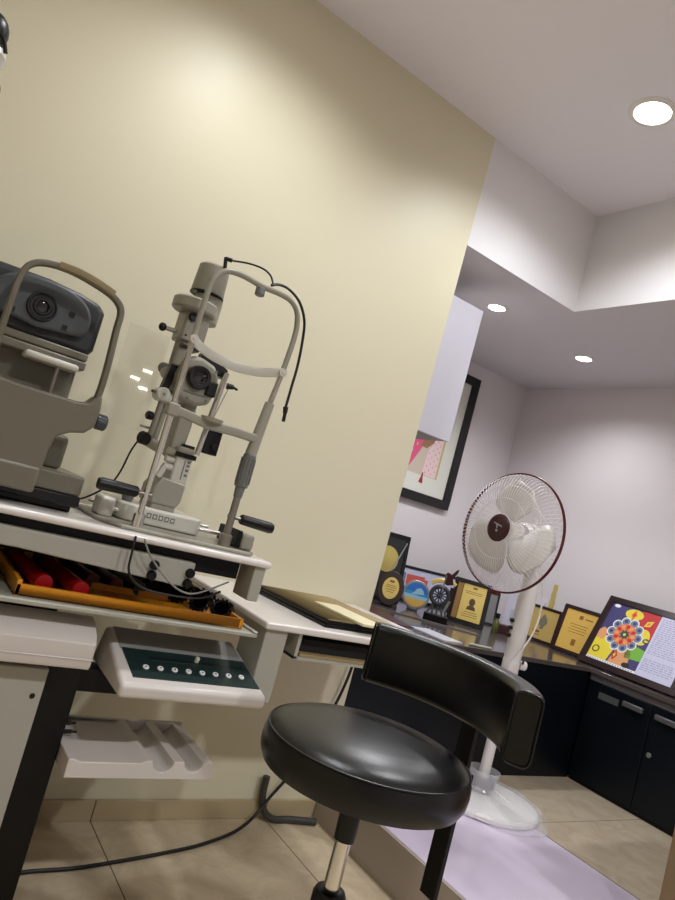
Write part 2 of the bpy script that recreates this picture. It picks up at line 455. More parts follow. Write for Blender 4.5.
for i in range(8):
    c = sl(.618+.0355*i, .30, .0024)
    bt = B().lathe([(0,0),(.0075,0),(.0075,.002),(.0065,.003),(0,.003)], c, sn, 20).build('button', M_wht, kp)
    bi = B(); u_, v_ = V((1,0,0)), sd
    o_ = c + sn*.0032
    ico = [[(-.003,-.002),(.003,-.002),(0,.003)], [(-.003,.002),(.003,.002),(0,-.003)], [(-.002,-.003),(.002,-.003),(.002,.003),(-.002,.003)], [(-.003,-.001),(.003,-.001),(.003,.001),(-.003,.001)]][i % 4]
    bi.poly([o_ + u_*a + v_*b_ for a, b_ in ico]).build('button_icon', M_ink, bt)
B().lathe([(0,0),(.006,0),(.006,.010),(.005,.012),(0,.012)], sl(.755,.50,.002), sn, 16).build('selector_knob', M_instw, t)

# lens-handle tray lower down
t = thing('handle_tray', (.69,1.62,.40), 'grey-white moulded tray with two round troughs low on the black column', 'tray')
def trough(cx_, r, top):
    return [(cx_ + r*math.cos(PI+a*PI/10), top + r*.95*math.sin(PI+a*PI/10)) for a in range(11)]
top = .442
prof = [(.508,.400),(.508,top),(.52,top)] + [(.535,top-.006),(.675,top-.006),(.685,top)] + trough(.728,.027,top) + trough(.806,.025,top) + [(.855,top),(.868,.40)]
tb = B().prism(prof, (0,1.500,0), (1,0,0), (0,0,1), (0,.235,0)).box((.508,1.735,.400),(.866,1.752,top))
tb.build('tray_body', M_consw, t, bevel=.002)

# side wing with bracket and pocket
t = thing('side_worktop', (1.28,1.78,.60), 'grey-white side worktop with an open pocket underneath, right of the instrument table', 'worktop')
B().box((.905,1.515,.775),(1.60,2.085,.795)).build('top', M_slab, t, bevel=.006, seg=3)
B().box((.918,1.53,.585),(.985,1.66,.775)).build('bracket', M_grey, t, bevel=.003)
pk = B()
pk.box((1.02,1.53,.708),(1.030,1.95,.775)); pk.box((1.02,1.53,.706),(1.58,1.95,.714)); pk.box((1.572,1.53,.708),(1.58,1.95,.775)); pk.box((1.02,1.94,.708),(1.58,1.95,.775))
pk.build('pocket', M_grey, t)
tag(B().box((1.04,1.535,.7145),(1.55,1.92,.722)).build('paper_stack', M_tan), 'thin stack of tan paper in the pocket under the side worktop', 'papers')
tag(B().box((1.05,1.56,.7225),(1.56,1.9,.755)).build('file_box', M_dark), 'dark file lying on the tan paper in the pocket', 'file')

# binders on the wing
rz = math.radians(94)
def flatbook(c, L, W, h, m1, m2, name, lab, catg, dz, grp=None):
    M = Matrix.Translation((c[0], c[1], dz)) @ Matrix.Rotation(rz, 4, 'Z')
    t = thing(name, (c[0],c[1],dz), lab, catg, grp)
    B(M).box((-L/2,-W/2,0),(L/2,W/2,.002)).box((-L/2,-W/2,h-.002),(L/2,W/2,h)).box((-L/2,W/2-.002,0),(L/2,W/2,h)).build('cover', m1, t)
    B(M).box((-L/2+.004,-W/2+.003,.002),(L/2-.004,W/2-.004,h-.002)).build('pages', m2, t)
    return t
for i, (dx, lab) in enumerate(((0,'lower black binder of the stack on the side worktop'),(.005,'upper black binder of the stack, directly under the tan folder'))):
    flatbook((1.268+dx,1.772+dx,0), .40, .335, .0095, M_blackp, M_dark, 'binder', lab, 'binder', .7955+.0097*i, 'black binders on the side worktop')
flatbook((1.262,1.775,0), .39, .30, .004, M_tan, M_cream, 'folder', 'tan folder lying on the black binders', 'folder', .7955+.0196)
tag(B(Matrix.Translation((1.315,1.68,.8193)) @ Matrix.Rotation(math.radians(3), 4, 'Z')).box((-.10,-.140,0),(-.005,.11,.008)).build('notebook', M_cream, bevel=.002), 'cream notebook on top of the tan folder', 'notebook')

# instrument arm at the upper left corner
t = thing('overhead_arm', (-.40,1.75,.943), 'white overhead instrument arm with black ball knob, upper left corner', 'instrument arm')
B().cyl((-.40,1.75,.9435),(-.40,1.75,2.02),.022).build('pole', M_steel, t)
B().cyl((-.40,1.75,2.0),(-.08,1.50,1.91),.018).build('arm', M_instw, t)
B(Matrix.Translation((-.005,0,-.022))).sph((-.047,1.50,1.835),(.032,.032,.038)).build('ball_knob', M_blackp, t)
B(Matrix.Translation((-.005,0,-.022))).lathe([(0,0),(.030,0),(.036,-.012),(.03,-.05),(.022,-.085),(0,-.085)], (-.040,1.50,1.805), (.10,0,1), 24).build('head', M_instw, t)
B(Matrix.Translation((-.005,0,-.022))).tube(cat([(-.06,1.47,1.835),(-.025,1.462,1.815),(-.012,1.465,1.792)]), .004, 8).build('clip', M_blackp, t)
hd = B(Matrix.Translation((-.005,0,-.022))).cyl((-.042,1.50,1.725),(-.004,1.485,1.731),.010,.011).build('nozzle', M_instw, t)
B(Matrix.Translation((-.005,0,-.022))).cyl((-.0045,1.485,1.731),(-.0025,1.4842,1.7313),.008).build('nozzle_tip', M_pad, hd)

# ------------------------------------------------------------------ autorefractor
t = thing('autorefractor', (.20,1.72,.943), 'cream autorefractor with dark grey head at the left end of the table', 'eye instrument')
B().box((.02,1.63,.943),(.385,1.93,.962)).box((-.0,1.60,.958),(.393,1.95,.985)).build('base', M_blackp, t, bevel=.004)
B().box((.0,1.60,.985),(.390,1.95,1.030)).build('plinth', M_refr, t, bevel=.006)
B().box((.10,1.66,1.030),(.345,1.90,1.11)).box((.12,1.68,1.10),(.318,1.88,1.29)).build('body', M_refr, t, bevel=.012, seg=3)
B().box((.10,1.625,1.262),(.322,1.86,1.282)).box((.09,1.63,1.284),(.322,1.88,1.302)).build('carriage', M_refr, t, bevel=.004)
B().cyl((.265,1.62,1.185),(.265,1.62,1.262),.004).build('chin_rod', M_steel, t)
B().box((.19,1.598,1.252),(.305,1.66,1.268)).build('chin_rest', M_instw, t, bevel=.007, seg=3)
hb = B()
hp = [(.03,1.300),(.325,1.300),(.335,1.318),(.335,1.408),(.322,1.426),(.27,1.436),(.20,1.441),(.10,1.438),(.03,1.430)]
hb.prism(hp, (0,1.655,0), (1,0,0), (0,0,1), (0,.27,0))
hd = hb.build('head', M_headd, t, bevel=.014, seg=4)
fp = [(.198+.108*math.copysign(abs(math.cos(a*PI/20))**.8, math.cos(a*PI/20)), 1.366+.066*math.copysign(abs(math.sin(a*PI/20))**.9, math.sin(a*PI/20))) for a in range(40)]
fp = [(x, max(z, 1.322 + .12*abs(x-.198))) for x, z in fp]
B().prism(fp, (0,1.632,0), (1,0,0), (0,0,1), (0,.03,0)).build('face_plate', M_head, hd, bevel=.010, seg=3)
B().lathe([(0,-.004),(.012,-.004),(.014,-.010),(.018,-.010),(.020,-.006),(.026,-.006),(.028,-.009),(.031,-.009),(.033,0),(0,0)], (.198,1.632,1.369), (0,1,0), 36).build('lens_ring', M_lensring, hd)
B().lathe([(0,-.0055),(.008,-.0055),(.012,-.0045),(0,-.004)], (.198,1.632,1.369), (0,1,0), 24).build('lens', M_lens, hd)
for x, z in ((.261,1.376),(.254,1.342),(.135,1.376),(.142,1.342)):
    B().box((x-.006,1.629,z-.006),(x+.006,1.634,z+.006)).build('sensor_window', M_lens, hd, bevel=.001)
# arch frame
arch = [(.132,1.57,1.16),(.130,1.56,1.25),(.129,1.55,1.34),(.131,1.55,1.395),(.141,1.55,1.428),(.170,1.55,1.445),(.225,1.55,1.450),(.295,1.55,1.439),(.329,1.55,1.425),(.343,1.55,1.404),(.345,1.55,1.362),(.350,1.55,1.28),(.352,1.56,1.215),(.342,1.57,1.17)]
B().tube(cat(arch,5), .008, 14, flat=(.012,.0068,(0,1,0))).build('head_frame', M_refr, t)
B().tube(cat([(.195,1.545,1.451),(.235,1.541,1.451),(.280,1.541,1.445),(.315,1.545,1.437)],5), .01, 12, flat=(.011,.0085,(0,1,0))).build('forehead_pad', M_pad, t)
pp = []
right = [(.283,.992),(.285,1.07),(.292,1.103),(.315,1.118),(.345,1.126),(.362,1.145),(.364,1.185),(.360,1.215),(.348,1.212),(.335,1.193),(.310,1.188)]
pp = [(.112,.985)] + [(.275,.985)] + right + [(.20,1.188),(.155,1.19),(.142,1.21),(.118,1.21),(.112,1.17)]
B().prism(pp, (0,1.545,0), (1,0,0), (0,0,1), (0,.055,0)).build('front_bridge', M_refr, t, bevel=.008, seg=3)
B().box((.115,1.541,.975),(.281,1.60,1.030)).build('front_foot', M_refr, t, bevel=.006)
B().lathe([(0,0),(.013,0),(.013,-.003),(0,-.003)], (.160,1.545,1.105), (0,1,0), 20).build('emblem', M_pad, t)
kn = B(Matrix.Translation((-.009,0,0))); ax = V((1,0,0))
kn.cyl((.360,1.575,1.160),(.376,1.575,1.160),.006); kn.lathe([(0,0),(.014,0),(.0165,.003),(.0165,.022),(.014,.026),(0,.026)], (.374,1.575,1.160), ax, 24)
for a in range(12):
    q = 2*PI*a/12; kn.cbox((.387,1.575+.0165*math.cos(q),1.160+.0165*math.sin(q)), (.02,.003,.003), (q,0,0))
kn.build('height_knob', M_head, t)

# ------------------------------------------------------------------ slit lamp
t = thing('slit_lamp', (.63,1.68,.943), 'cream slit lamp microscope with chromed headrest posts on the white table', 'slit lamp')
pl = [(.436,1.70),(.440,1.60),(.480,1.535),(.815,1.535),(.835,1.56),(.835,1.83),(.436,1.83)]
B().prism(pl, (0,0,.9435), (1,0,0), (0,1,0), (0,0,.009)).build('base_plate', M_inst, t, bevel=.003)
B().box((.446,1.63,.9525),(.482,1.70,1.000)).build('rail_cover', M_instw, t, bevel=.008, seg=3)
r2 = B().box((.800,1.57,.9525),(.835,1.72,.992)).build('rail_cover', M_inst, t, bevel=.006, seg=3)
B().box((.787,1.575,.955),(.800,1.70,.998)).build('rail_cap', M_black, r2, bevel=.003)
B().cyl((.835,1.60,.965),(.846,1.60,.965),.006).build('rail_stop', M_blackp, r2)
for y in (1.665,1.80):
    B().cyl((.46,y,.972),(.80,y,.972),.006).build('rail', M_chrome, t)
# cross-slide base
cs = B().prism([(.500,1.66),(.513,1.64),(.705,1.64),(.718,1.665),(.718,1.84),(.500,1.84)], (0,0,.954), (1,0,0), (0,1,0), (0,0,.042))
csb = cs.build('slide_base', M_instw, t, bevel=.006, seg=3)
lb = B(Matrix.Translation((-.030,0,.006)))
lb.box((.590,1.6392,.962),(.672,1.6405,.981)); lb.mi = 1
for i in range(5):
    lb.box((.594+.0155*i,1.6388,.965),(.606+.0155*i,1.6393,.978))
lb.mi = 0
for i in range(5):
    lb.box((.597+.0155*i,1.6385,.968),(.603+.0155*i,1.6389,.975))
lb.build('icon_strip', [M_instw, M_instg], csb)
B().cyl((.525,1.70,.993),(.525,1.70,1.015),.012,.016).build('joystick_base', M_instg, t)
# blocks rising to the arms
B().box((.575,1.665,.994),(.640,1.76,1.012)).build('pedestal', M_inst, t, bevel=.004)
B().prism([(.570,1.008),(.640,1.008),(.648,1.026),(.650,1.072),(.585,1.078),(.570,1.05)], (0,1.66,0), (1,0,0), (0,0,1), (0,.10,0)).build('arm_block', M_inst, t, bevel=.005)
sc = B(Matrix.Translation((-0.008,0,0.02))).box((.616,1.675,1.050),(.662,1.745,1.145)).build('scale_tower', M_instw, t, bevel=.005)
dk = B(Matrix.Translation((-0.008,0,0.02))).box((.612,1.670,1.118),(.666,1.70,1.130)).box((.628,1.685,1.143),(.660,1.73,1.153)).build('dark_band', M_blackp, sc)
mk = B(Matrix.Translation((-0.008,0,0.02)))
for z in (1.072,1.085,1.097,1.107): mk.box((.648,1.6735,z),(.656,1.6752,z+.006))
mk.box((.640,1.6735,1.062),(.6425,1.6752,1.112)).build('scale_mark', M_instg, sc)
for z in (1.085,1.106,1.126):
    B(Matrix.Translation((-0.008,0,0.02))).cyl((.592,1.69,z),(.618,1.69,z),.0095,n=18,ch=.002).build('roller', M_instw, t)
B(Matrix.Translation((-0.008,0,0.02))).tube(cat([(.583,1.68,1.055),(.590,1.68,1.07),(.592,1.68,1.085)]), .008, 10).build('roller_bracket', M_instw, t)
# twin bars from low pivot to upper knob
for dx, y in ((0,1.68),(.022,1.70)):
    B(Matrix.Translation((-0.021,0,0))).cyl((.548+dx*.9,y,1.150),(.552+dx,y,1.290),.0075).build('link_bar', M_inst, t)
B(Matrix.Translation((-0.021,0,0))).cyl((.545,1.69,1.155),(.590,1.70,1.145),.014,n=20,ch=.002).build('pivot', M_inst, t)
B(Matrix.Translation((-0.021,0,0))).lathe([(0,0),(.013,0),(.0165,.004),(.0165,.022),(.013,.026),(0,.026)], (.549,1.685,1.157), (-1,-.25,.05), 24).build('pivot_knob', M_blackp, t)
B(Matrix.Translation((-0.021,0,0))).lathe([(0,0),(.008,0),(.011,.004),(.011,.015),(.008,.018),(0,.018)], (.543,1.685,1.216), (-1,-.2,0), 20).build('side_knob', M_blackp, t)
B(Matrix.Translation((-0.021,0,0))).cyl((.520,1.69,1.186),(.548,1.69,1.186),.003).build('pin', M_inst, t)
# neck supporting the microscope
B().prism([(.592,1.13),(.628,1.13),(.634,1.22),(.632,1.30),(.595,1.30),(.592,1.22)], (0,1.70,0), (1,0,0), (0,0,1), (0,.05,0)).build('microscope_neck', M_inst, t, bevel=.006)
uk = B(Matrix.Translation((-0.032,0,-0.016))).cyl((.555,1.655,1.291),(.555,1.70,1.291),.0175,n=28,ch=.003).build('pivot_disc', M_instw, t)
B(Matrix.Translation((-0.032,0,-0.016))).lathe([(0,-.001),(.004,-.001),(.004,0),(0,0)], (.555,1.655,1.291), (0,1,0), 14).build('disc_screw', M_steel, uk)
B(Matrix.Translation((-0.032,0,-0.016))).cyl((.560,1.69,1.288),(.605,1.69,1.285),.0150,n=22,ch=.004).build('pivot_barrel', M_instw, t)
# microscope head
hp = [(.578,1.292),(.625,1.282),(.662,1.298),(.672,1.335),(.668,1.370),(.652,1.398),(.612,1.408),(.570,1.398),(.562,1.35),(.566,1.31)]
mh = B(Matrix.Translation((-0.018,0,-0.012))).prism(hp, (0,1.655,0), (1,0,0), (0,0,1), (0,.10,0)).build('microscope_head', M_inst, t, bevel=.010, seg=3)
B(Matrix.Translation((-0.018,0,-0.012))).lathe([(0,-.016),(.016,-.016),(.019,-.020),(.028,-.020),(.031,-.014),(.031,0),(0,0)], (.612,1.655,1.355), (0,1,0), 36).build('objective', M_lensring, mh)
B(Matrix.Translation((-0.018,0,-0.012))).lathe([(0,-.019),(.01,-.019),(.019,-.0165),(0,-.015)], (.612,1.655,1.355), (0,1,0), 28).build('objective_lens', M_lens, mh)
B(Matrix.Translation((-0.018,0,-0.012))).box((.640,1.645,1.318),(.668,1.70,1.358)).build('side_cover', M_blackp, mh, bevel=.004)
for x, z in ((.600,1.297),(.650,1.305),(.655,1.385)):
    B(Matrix.Translation((-0.018,0,-0.012))).lathe([(0,-.001),(.004,-.001),(.004,0),(0,0)], (x,1.655,z), (0,1,0), 12).build('screw', M_instg, mh)
B(Matrix.Translation((-0.018,0,-0.012))).box((.585,1.652,1.312),(.645,1.656,1.316)).build('seam', M_instg, mh)
for x in (.585,.635):
    B(Matrix.Translation((-0.018,0,-0.012))).cyl((x,1.75,1.36),(x-.01,1.84,1.375),.018,.016,n=20,ch=.003).build('eyepiece', M_blackp, mh)
B(Matrix.Translation((-0.018,0,-0.012))).lathe([(0,0),(.015,0),(.0175,.004),(.0175,.014),(0,.014)], (.566,1.755,1.352), (-.6,-1,0), 26).build('magnification_ring', M_instw, t)
# black plates under the lamp
B(Matrix.Translation((-0.012,0,0))).prism([(.534,1.285),(.552,1.285),(.566,1.395),(.546,1.395)], (0,1.69,0), (1,0,0), (0,0,1), (0,.02,0)).build('black_plate', M_blackp, t)
B(Matrix.Translation((-0.012,0,0))).prism([(.560,1.275),(.578,1.28),(.584,1.345),(.566,1.345)], (0,1.70,0), (1,0,0), (0,0,1), (0,.02,0)).build('black_plate', M_blackp, t)
B(Matrix.Translation((-0.012,0,0))).box((.560,1.70,1.345),(.585,1.73,1.39)).build('lamp_foot', M_instw, t, bevel=.004)
# illumination tower
B(Matrix.Translation((-0.008,0,-0.027))).cyl((.557,1.70,1.385),(.557,1.70,1.455),.0235,n=28,ch=.003).build('lower_barrel', M_inst, t)
B(Matrix.Translation((-0.008,0,-0.027))).box((.585,1.675,1.388),(.606,1.725,1.425)).build('lamp_bracket', M_instw, t, bevel=.004)
bx = B(Matrix.Translation((-0.008,0,-0.027))).box((.530,1.665,1.450),(.596,1.735,1.535)).build('slit_box', M_inst, t, bevel=.005)
B(Matrix.Translation((-0.008,0,-0.027))).cyl((.547,1.655,1.512),(.547,1.668,1.512),.011,n=20,ch=.002).build('slit_knob', M_blackp, bx)
B(Matrix.Translation((-0.008,0,-0.027))).lathe([(0,-.001),(.003,-.001),(.003,0),(0,0)], (.543,1.665,1.463), (0,1,0), 12).build('screw', M_blackp, bx)
B(Matrix.Translation((-0.008,0,-0.027))).box((.540,1.668,1.433),(.590,1.72,1.441)).build('gap', M_blackp, bx)
lv = B(Matrix.Translation((-0.008,0,-0.027))).cyl((.524,1.69,1.468),(.492,1.685,1.465),.0065,.0055,n=16).build('lever', M_inst, t)
B(Matrix.Translation((-0.008,0,-0.027))).sph((.487,1.685,1.465),(.010,.010,.011)).build('lever_tip', M_blackp, lv)
B(Matrix.Translation((-0.008,0,-0.027))).cyl((.585,1.70,1.515),(.585,1.70,1.585),.038,n=36,ch=.003).build('lamp_barrel', M_inst, t)
B(Matrix.Translation((-0.008,0,-0.027))).cyl((.552,1.685,1.526),(.552,1.685,1.558),.058,n=44,ch=.005).build('lamp_disc', M_inst, t)
lh = B(Matrix.Translation((-0.008,0,-0.027))).lathe([(0,0),(.041,0),(.0435,.004),(.040,.073),(.034,.079),(0,.081)], (.577,1.70,1.588), (0,0,1), 36).build('lamp_housing', M_inst, t)
B(Matrix.Translation((-0.008,0,-0.027))).lathe([(.038,0),(.0445,0),(.0445,.004),(.038,.004)], (.577,1.70,1.585), (0,0,1), 36).build('collar', M_blackp, lh)
fi = B(Matrix.Translation((-0.008,0,-0.027)))
for a in range(28):
    q = 2*PI*a/28; fi.cbox((.577+.0385*math.cos(q),1.70+.0385*math.sin(q),1.648),(.003,.002,.03),(0,0,q))
fi.build('cooling_fins', M_inst, lh)
B(Matrix.Translation((-0.008,0,-0.027))).lathe([(0,-.0008),(.007,-.0008),(.007,.0),(0,0)], (.565,1.6600,1.618), (.18,.98,0), 18).build('badge', M_instg, lh)
# mirror arm, rod and box
B(Matrix.Translation((-0.008,0,-0.026))).prism([(.605,1.400),(.690,1.395),(.690,1.420),(.668,1.430),(.610,1.442)], (0,1.69,0), (1,0,0), (0,0,1), (0,.035,0)).build('mirror_arm', M_blackp, t, bevel=.003)
B(Matrix.Translation((-0.008,0,-0.026))).cyl((.625,1.70,1.39),(.645,1.70,1.40),.012,n=16).build('arm_knob', M_blackp, t)
B(Matrix.Translation((-0.008,0,-0.026))).cyl((.683,1.68,1.410),(.668,1.68,1.180),.008,n=14).build('mirror_rod', M_chrome, t)
mb = B().box((.672,1.68,1.165),(.714,1.72,1.245)).build('mirror_box', M_blackp, t, bevel=.003)
B().cyl((.700,1.674,1.188),(.700,1.68,1.188),.009,n=18).build('box_knob', M_lensring, mb)
# headrest
hr = t
YF = 1.56
B().lathe([(0,0),(.014,0),(.014,.030),(.0072,.034),(.0072,.45),(0,.45)], (.521,YF,.9525), (0,0,1), 20).build('headrest_post', M_chrome, t)
archp = [(.521,YF,1.38),(.521,YF,1.50),(.523,YF,1.545),(.533,YF,1.578),(.556,YF,1.600),(.595,YF,1.606),(.651,YF,1.602),(.700,YF,1.604),(.738,YF,1.600),(.762,YF,1.582),(.774,YF,1.55),(.777,YF,1.51),(.774,YF,1.45),(.770,YF,1.40)]
B().tube(cat(archp,6), .0072, 14).build('headrest_arch', M_inst, t)
B().tube([(.770,YF,1.405),(.760,YF,1.31)], .0075, 14).build('headrest_tube', M_chrome, t)
B().cyl((.762,YF,1.33),(.750,YF,1.19),.0125,.015,n=24).build('chin_sleeve', M_inst, t)
gr = B().cyl((.750,YF,1.19),(.748,YF,1.105),.0165,.0175,n=24,ch=.002)
for a in range(14):
    q = 2*PI*a/14; gr.cbox((.749+.0172*math.cos(q),YF+.0172*math.sin(q),1.147),(.004,.003,.066),(0,0,q))
gr.build('height_grip', M_instg, t)
B().cyl((.748,YF,1.106),(.748,YF,1.078),.013,.011,n=22).build('grip_collar', M_instg, t)
B().lathe([(0,0),(.016,0),(.016,.028),(.0095,.032),(.0095,.14),(0,.14)], (.748,YF,.9525), (0,0,1), 22).build('headrest_post', M_steel, t)
# forehead band: bows away from the patient
bp = [(.519,YF-.006,1.413),(.545,YF+.006,1.403),(.590,YF+.020,1.395),(.655,YF+.028,1.392),(.715,YF+.018,1.399),(.752,YF+.004,1.410),(.772,YF-.006,1.416)]
bd = B().tube(cat(bp,5), .01, 12, flat=(.012,.003,(0,0,1))).build('forehead_band', M_instw, t)
for x, z in ((.521,1.412),(.770,1.415)):
    B().lathe([(0,-.004),(.0035,-.004),(.005,-.002),(.011,-.002),(.011,.010),(0,.010)], (x,YF-.010,z), (0,1,0), 16).build('band_clip', M_instw, bd)
# chin rest
cr = B().tube(cat([(.510,YF-.006,1.238),(.550,YF-.006,1.236),(.585,YF-.006,1.232),(.615,YF-.006,1.229),(.648,YF-.006,1.230),(.69,YF-.006,1.232),(.752,YF-.004,1.232)],5), .01, 12, flat=(.0115,.010,(0,0,1))).build('chin_bar', M_inst, t)
cup = B().lathe([(0,.005),(.016,.005),(.025,.010),(.028,.012),(.025,.003),(.012,0),(0,0)], (.620,YF-.012,1.234), (0,0,1), 28).build('chin_cup', M_inst, t)
B().box((.506,YF-.020,1.222),(.534,YF+.012,1.252)).build('chin_clamp', M_inst, t, bevel=.004)
# fixation pin
B().cyl((.625,YF,1.240),(.643,YF,1.332),.0012,n=8).cyl((.625,YF,1.228),(.625,YF,1.246),.004,n=10).build('fixation_pin', M_steel, t)
B().cyl((.636,YF,1.334),(.652,YF-.004,1.336),.008,.006,n=14).cyl((.652,YF-.004,1.336),(.664,YF-.006,1.333),.004,.003,n=10).build('fixation_tip', M_blackp, t)
B().cyl((.649,YF-.002,1.596),(.649,YF-.004,1.576),.0125,n=22,ch=.002).build('fixation_knob', M_instg, t)
# handles
for x, lab in ((.540,None),(.748,None)):
    if x < .6: p0, p1 = (.513,YF,1.030), (.396,YF-.004,1.029)
    else: p0, p1 = (.760,YF,1.028), (.868,YF-.006,1.023)
    d = (V(p1)-V(p0)).normalized()
    hb_ = B().lathe([(0,.012),(.010,.012),(.013,.016),(.014,.06),(.0145,.098),(.012,.106),(0,.108)], p0, d, 22).build('handle', M_blackp, t)
    B().cyl(V(p0)-d*.022, V(p0)+d*.016, .0055, n=14).build('handle_bolt', M_steel, hb_)
# cable looping over the headrest
B().cyl((.580,1.66,1.638),(.577,1.665,1.664),.005,n=12).cyl((.577,1.665,1.662),(.593,1.658,1.662),.0055,n=12).build('lamp_plug', M_blackp, t)
cab = [(.593,1.658,1.662),(.630,1.64,1.668),(.660,1.61,1.662),(.676,1.585,1.645),(.680,1.562,1.618)]
B().tube(cat(cab,6), .0026, 8).build('lamp_cable', M_cable, t)
cab = [(.676,1.562,1.616),(.700,1.575,1.630),(.735,1.585,1.634),(.780,1.595,1.618),(.815,1.605,1.578),(.832,1.615,1.52),(.840,1.62,1.46),(.840,1.62,1.40),(.840,1.62,1.345)]
B().tube(cat(cab,6), .0038, 8).cyl((.840,1.62,1.345),(.843,1.62,1.328),.0075,.006,n=12).cyl((.843,1.62,1.328),(.845,1.62,1.305),.0048,n=12).build('fixation_cable', M_cable, t)
cab = [(.515,1.70,1.165),(.505,1.72,1.12),(.500,1.74,1.06),(.485,1.75,1.02),(.450,1.79,.975),(.42,1.83,.955),(.405,1.85,.950)]
B().tube(cat(cab,6), .0025, 8).build('power_cable', M_cable, t)

LB = [(1.782,1.918),(1.690,1.823),(1.784,1.753)]
# clear breath shield, a thin reflecting sheet
ms = bpy.data.materials.new('clear_shield'); ms.use_nodes = True; nt = ms.node_tree; nt.nodes.clear()
o_ = nt.nodes.new('ShaderNodeOutputMaterial'); mx = nt.nodes.new('ShaderNodeMixShader'); tr = nt.nodes.new('ShaderNodeBsdfTransparent'); gl = nt.nodes.new('ShaderNodeBsdfGlossy')
gl.inputs['Roughness'].default_value = 0.0; tr.inputs['Color'].default_value = (.988,.985,.98,1); mx.inputs[0].default_value = .05
nt.links.new(tr.outputs[0], mx.inputs[1]); nt.links.new(gl.outputs[0], mx.inputs[2]); nt.links.new(mx.outputs[0], o_.inputs[0])
B().box((.395,1.660,1.17),(.500,1.6605,1.415)).build('breath_shield', ms, t)
B().cyl((.495,1.664,1.275),(.515,1.675,1.275),.004,n=10).build('shield_arm', M_steel, t)
# added unseen lamp, bars placed to mirror as specks in the shield
t = thing('added_speck_lamp', (1.95,-2.985,1.85), 'added unseen lamp with three short light bars on the wall behind the viewer', 'lamp')
B().box((1.52,-2.9995,1.68),(1.95,-2.985,1.99)).build('back_plate', M_trimw, t)
M_bar = mat('bar_glow', (1,1,1), .4, emit=(1,.97,.9), estr=22)
for x, z in LB:
    B().box((x-.042,-2.985,z-.010),(x+.042,-2.975,z+.010)).build('light_bar', M_bar, t)

# loose leads hanging below the table edge
tag(B().tube(cat([(.505,1.494,.938),(.505,1.488,.90),(.512,1.49,.858),(.545,1.495,.832),(.60,1.50,.822),(.70,1.508,.825),(.76,1.53,.845)],6), .0028, 8).build('black_lead', M_cable), 'black lead drooping in front of the grey knob panel', 'cable')
tag(B().tube(cat([(.525,1.492,.936),(.545,1.486,.905),(.59,1.488,.866),(.64,1.494,.838),(.69,1.505,.836),(.775,1.53,.872)],6), .0022, 8).build('grey_lead', M_cableg), 'thin grey lead crossing the knob panel of the table', 'cable')

# floor cable
pts = [(.515,1.81,.006),(.60,1.828,.006),(.72,1.832,.006),(.86,1.855,.006),(1.0,1.884,.006),(1.13,1.918,.006),(1.28,1.984,.006),(1.37,2.03,.03),(1.43,2.05,.09),(1.50,2.055,.18),(1.56,2.055,.30),(1.62,2.06,.46),(1.64,2.06,.60),(1.60,2.05,.70)]
tag(B().tube(cat(pts,8), .0055, 10).build('power_cord', M_cable), 'long black power cord across the tiled floor and up the wall', 'cable')
pts = [(1.40,2.062,.155),(1.403,2.060,.09),(1.42,2.055,.040),(1.46,2.045,.014),(1.53,2.04,.013),(1.630,2.02,.013)]
tag(B().tube(cat(pts,8), .0125, 14).build('floor_conduit', M_instgd), 'dark grey bent conduit on the floor at the wall foot', 'conduit')

# ------------------------------------------------------------------ black stool
SX, SY = .835, .946
t = thing('stool', (SX,SY,0), 'black padded swivel stool with a curved backrest in the foreground', 'stool')
B().lathe([(0,.664),(.145,.664),(.165,.665),(.180,.671),(.187,.684),(.189,.699),(.188,.714),(.183,.727),(.179,.7295),(.177,.7315),(.162,.738),(.14,.744),(.10,.748),(.05,.750),(0,.7505)], (SX,SY,0), (0,0,1), 72).build('seat', M_vinyl, t)
B().tube([(SX+.1835*math.cos(a*PI/36), SY+.1835*math.sin(a*PI/36), .727) for a in range(72)], .0022, 6, True).build('seat_piping', M_vinyl, t)
# backrest: curved pad
cxb, cyb, rx, ry = .836, .970, .2625, .2625
prof = []
path = []
NA = 30
zc = .835
bk = B()
vs = []; fs = []
sec = []
hh, tt, rr = .064, .026, .016
for (sx, sz) in ((1,1),(-1,1),(-1,-1),(1,-1)):
    for k in range(5):
        a0 = {(1,1):0,(-1,1):90,(-1,-1):180,(1,-1):270}[(sx,sz)] + 22.5*k
        sec.append((sx*(tt-rr)+rr*math.cos(math.radians(a0)), sz*(hh-rr)+rr*math.sin(math.radians(a0))))
ns = len(sec)
angs = [-50 + 106*i/NA for i in range(NA+1)]
for i, ad in enumerate(angs):
    a = math.radians(ad)
    p = V((cxb+rx*math.cos(a), cyb+ry*math.sin(a), zc))
    nrm = V((math.cos(a)/rx, math.sin(a)/ry, 0)).normalized()
    for (dn, dz) in sec:
        vs.append(p + nrm*dn + V((0,0,dz)))
for i in range(NA):
    for k in range(ns):
        fs.append((i*ns+k, i*ns+(k+1) % ns, (i+1)*ns+(k+1) % ns, (i+1)*ns+k))
fs.append(tuple(range(ns))); fs.append(tuple(range(NA*ns, (NA+1)*ns)))
bk.add(vs, fs).build('backrest', M_vinyl, t, bevel=.006, seg=3)
for sgn, i in ((1,NA),(-1,0)):
    a = math.radians(angs[i]); p = V((cxb+rx*math.cos(a), cyb+ry*math.sin(a), zc)); nrm = V((math.cos(a)/rx, math.sin(a)/ry, 0)).normalized()
    tan = V((0,0,1)).cross(nrm)*sgn
    B().tube([p + nrm*dn*.93 + V((0,0,dz*.96)) + tan*.001 for dn, dz in sec], .0022, 6, True).build('backrest_piping', M_vinyl, t)
B().box((1.126,.972,.410),(1.138,1.014,.80)).build('back_bar', M_black, t, bevel=.002)
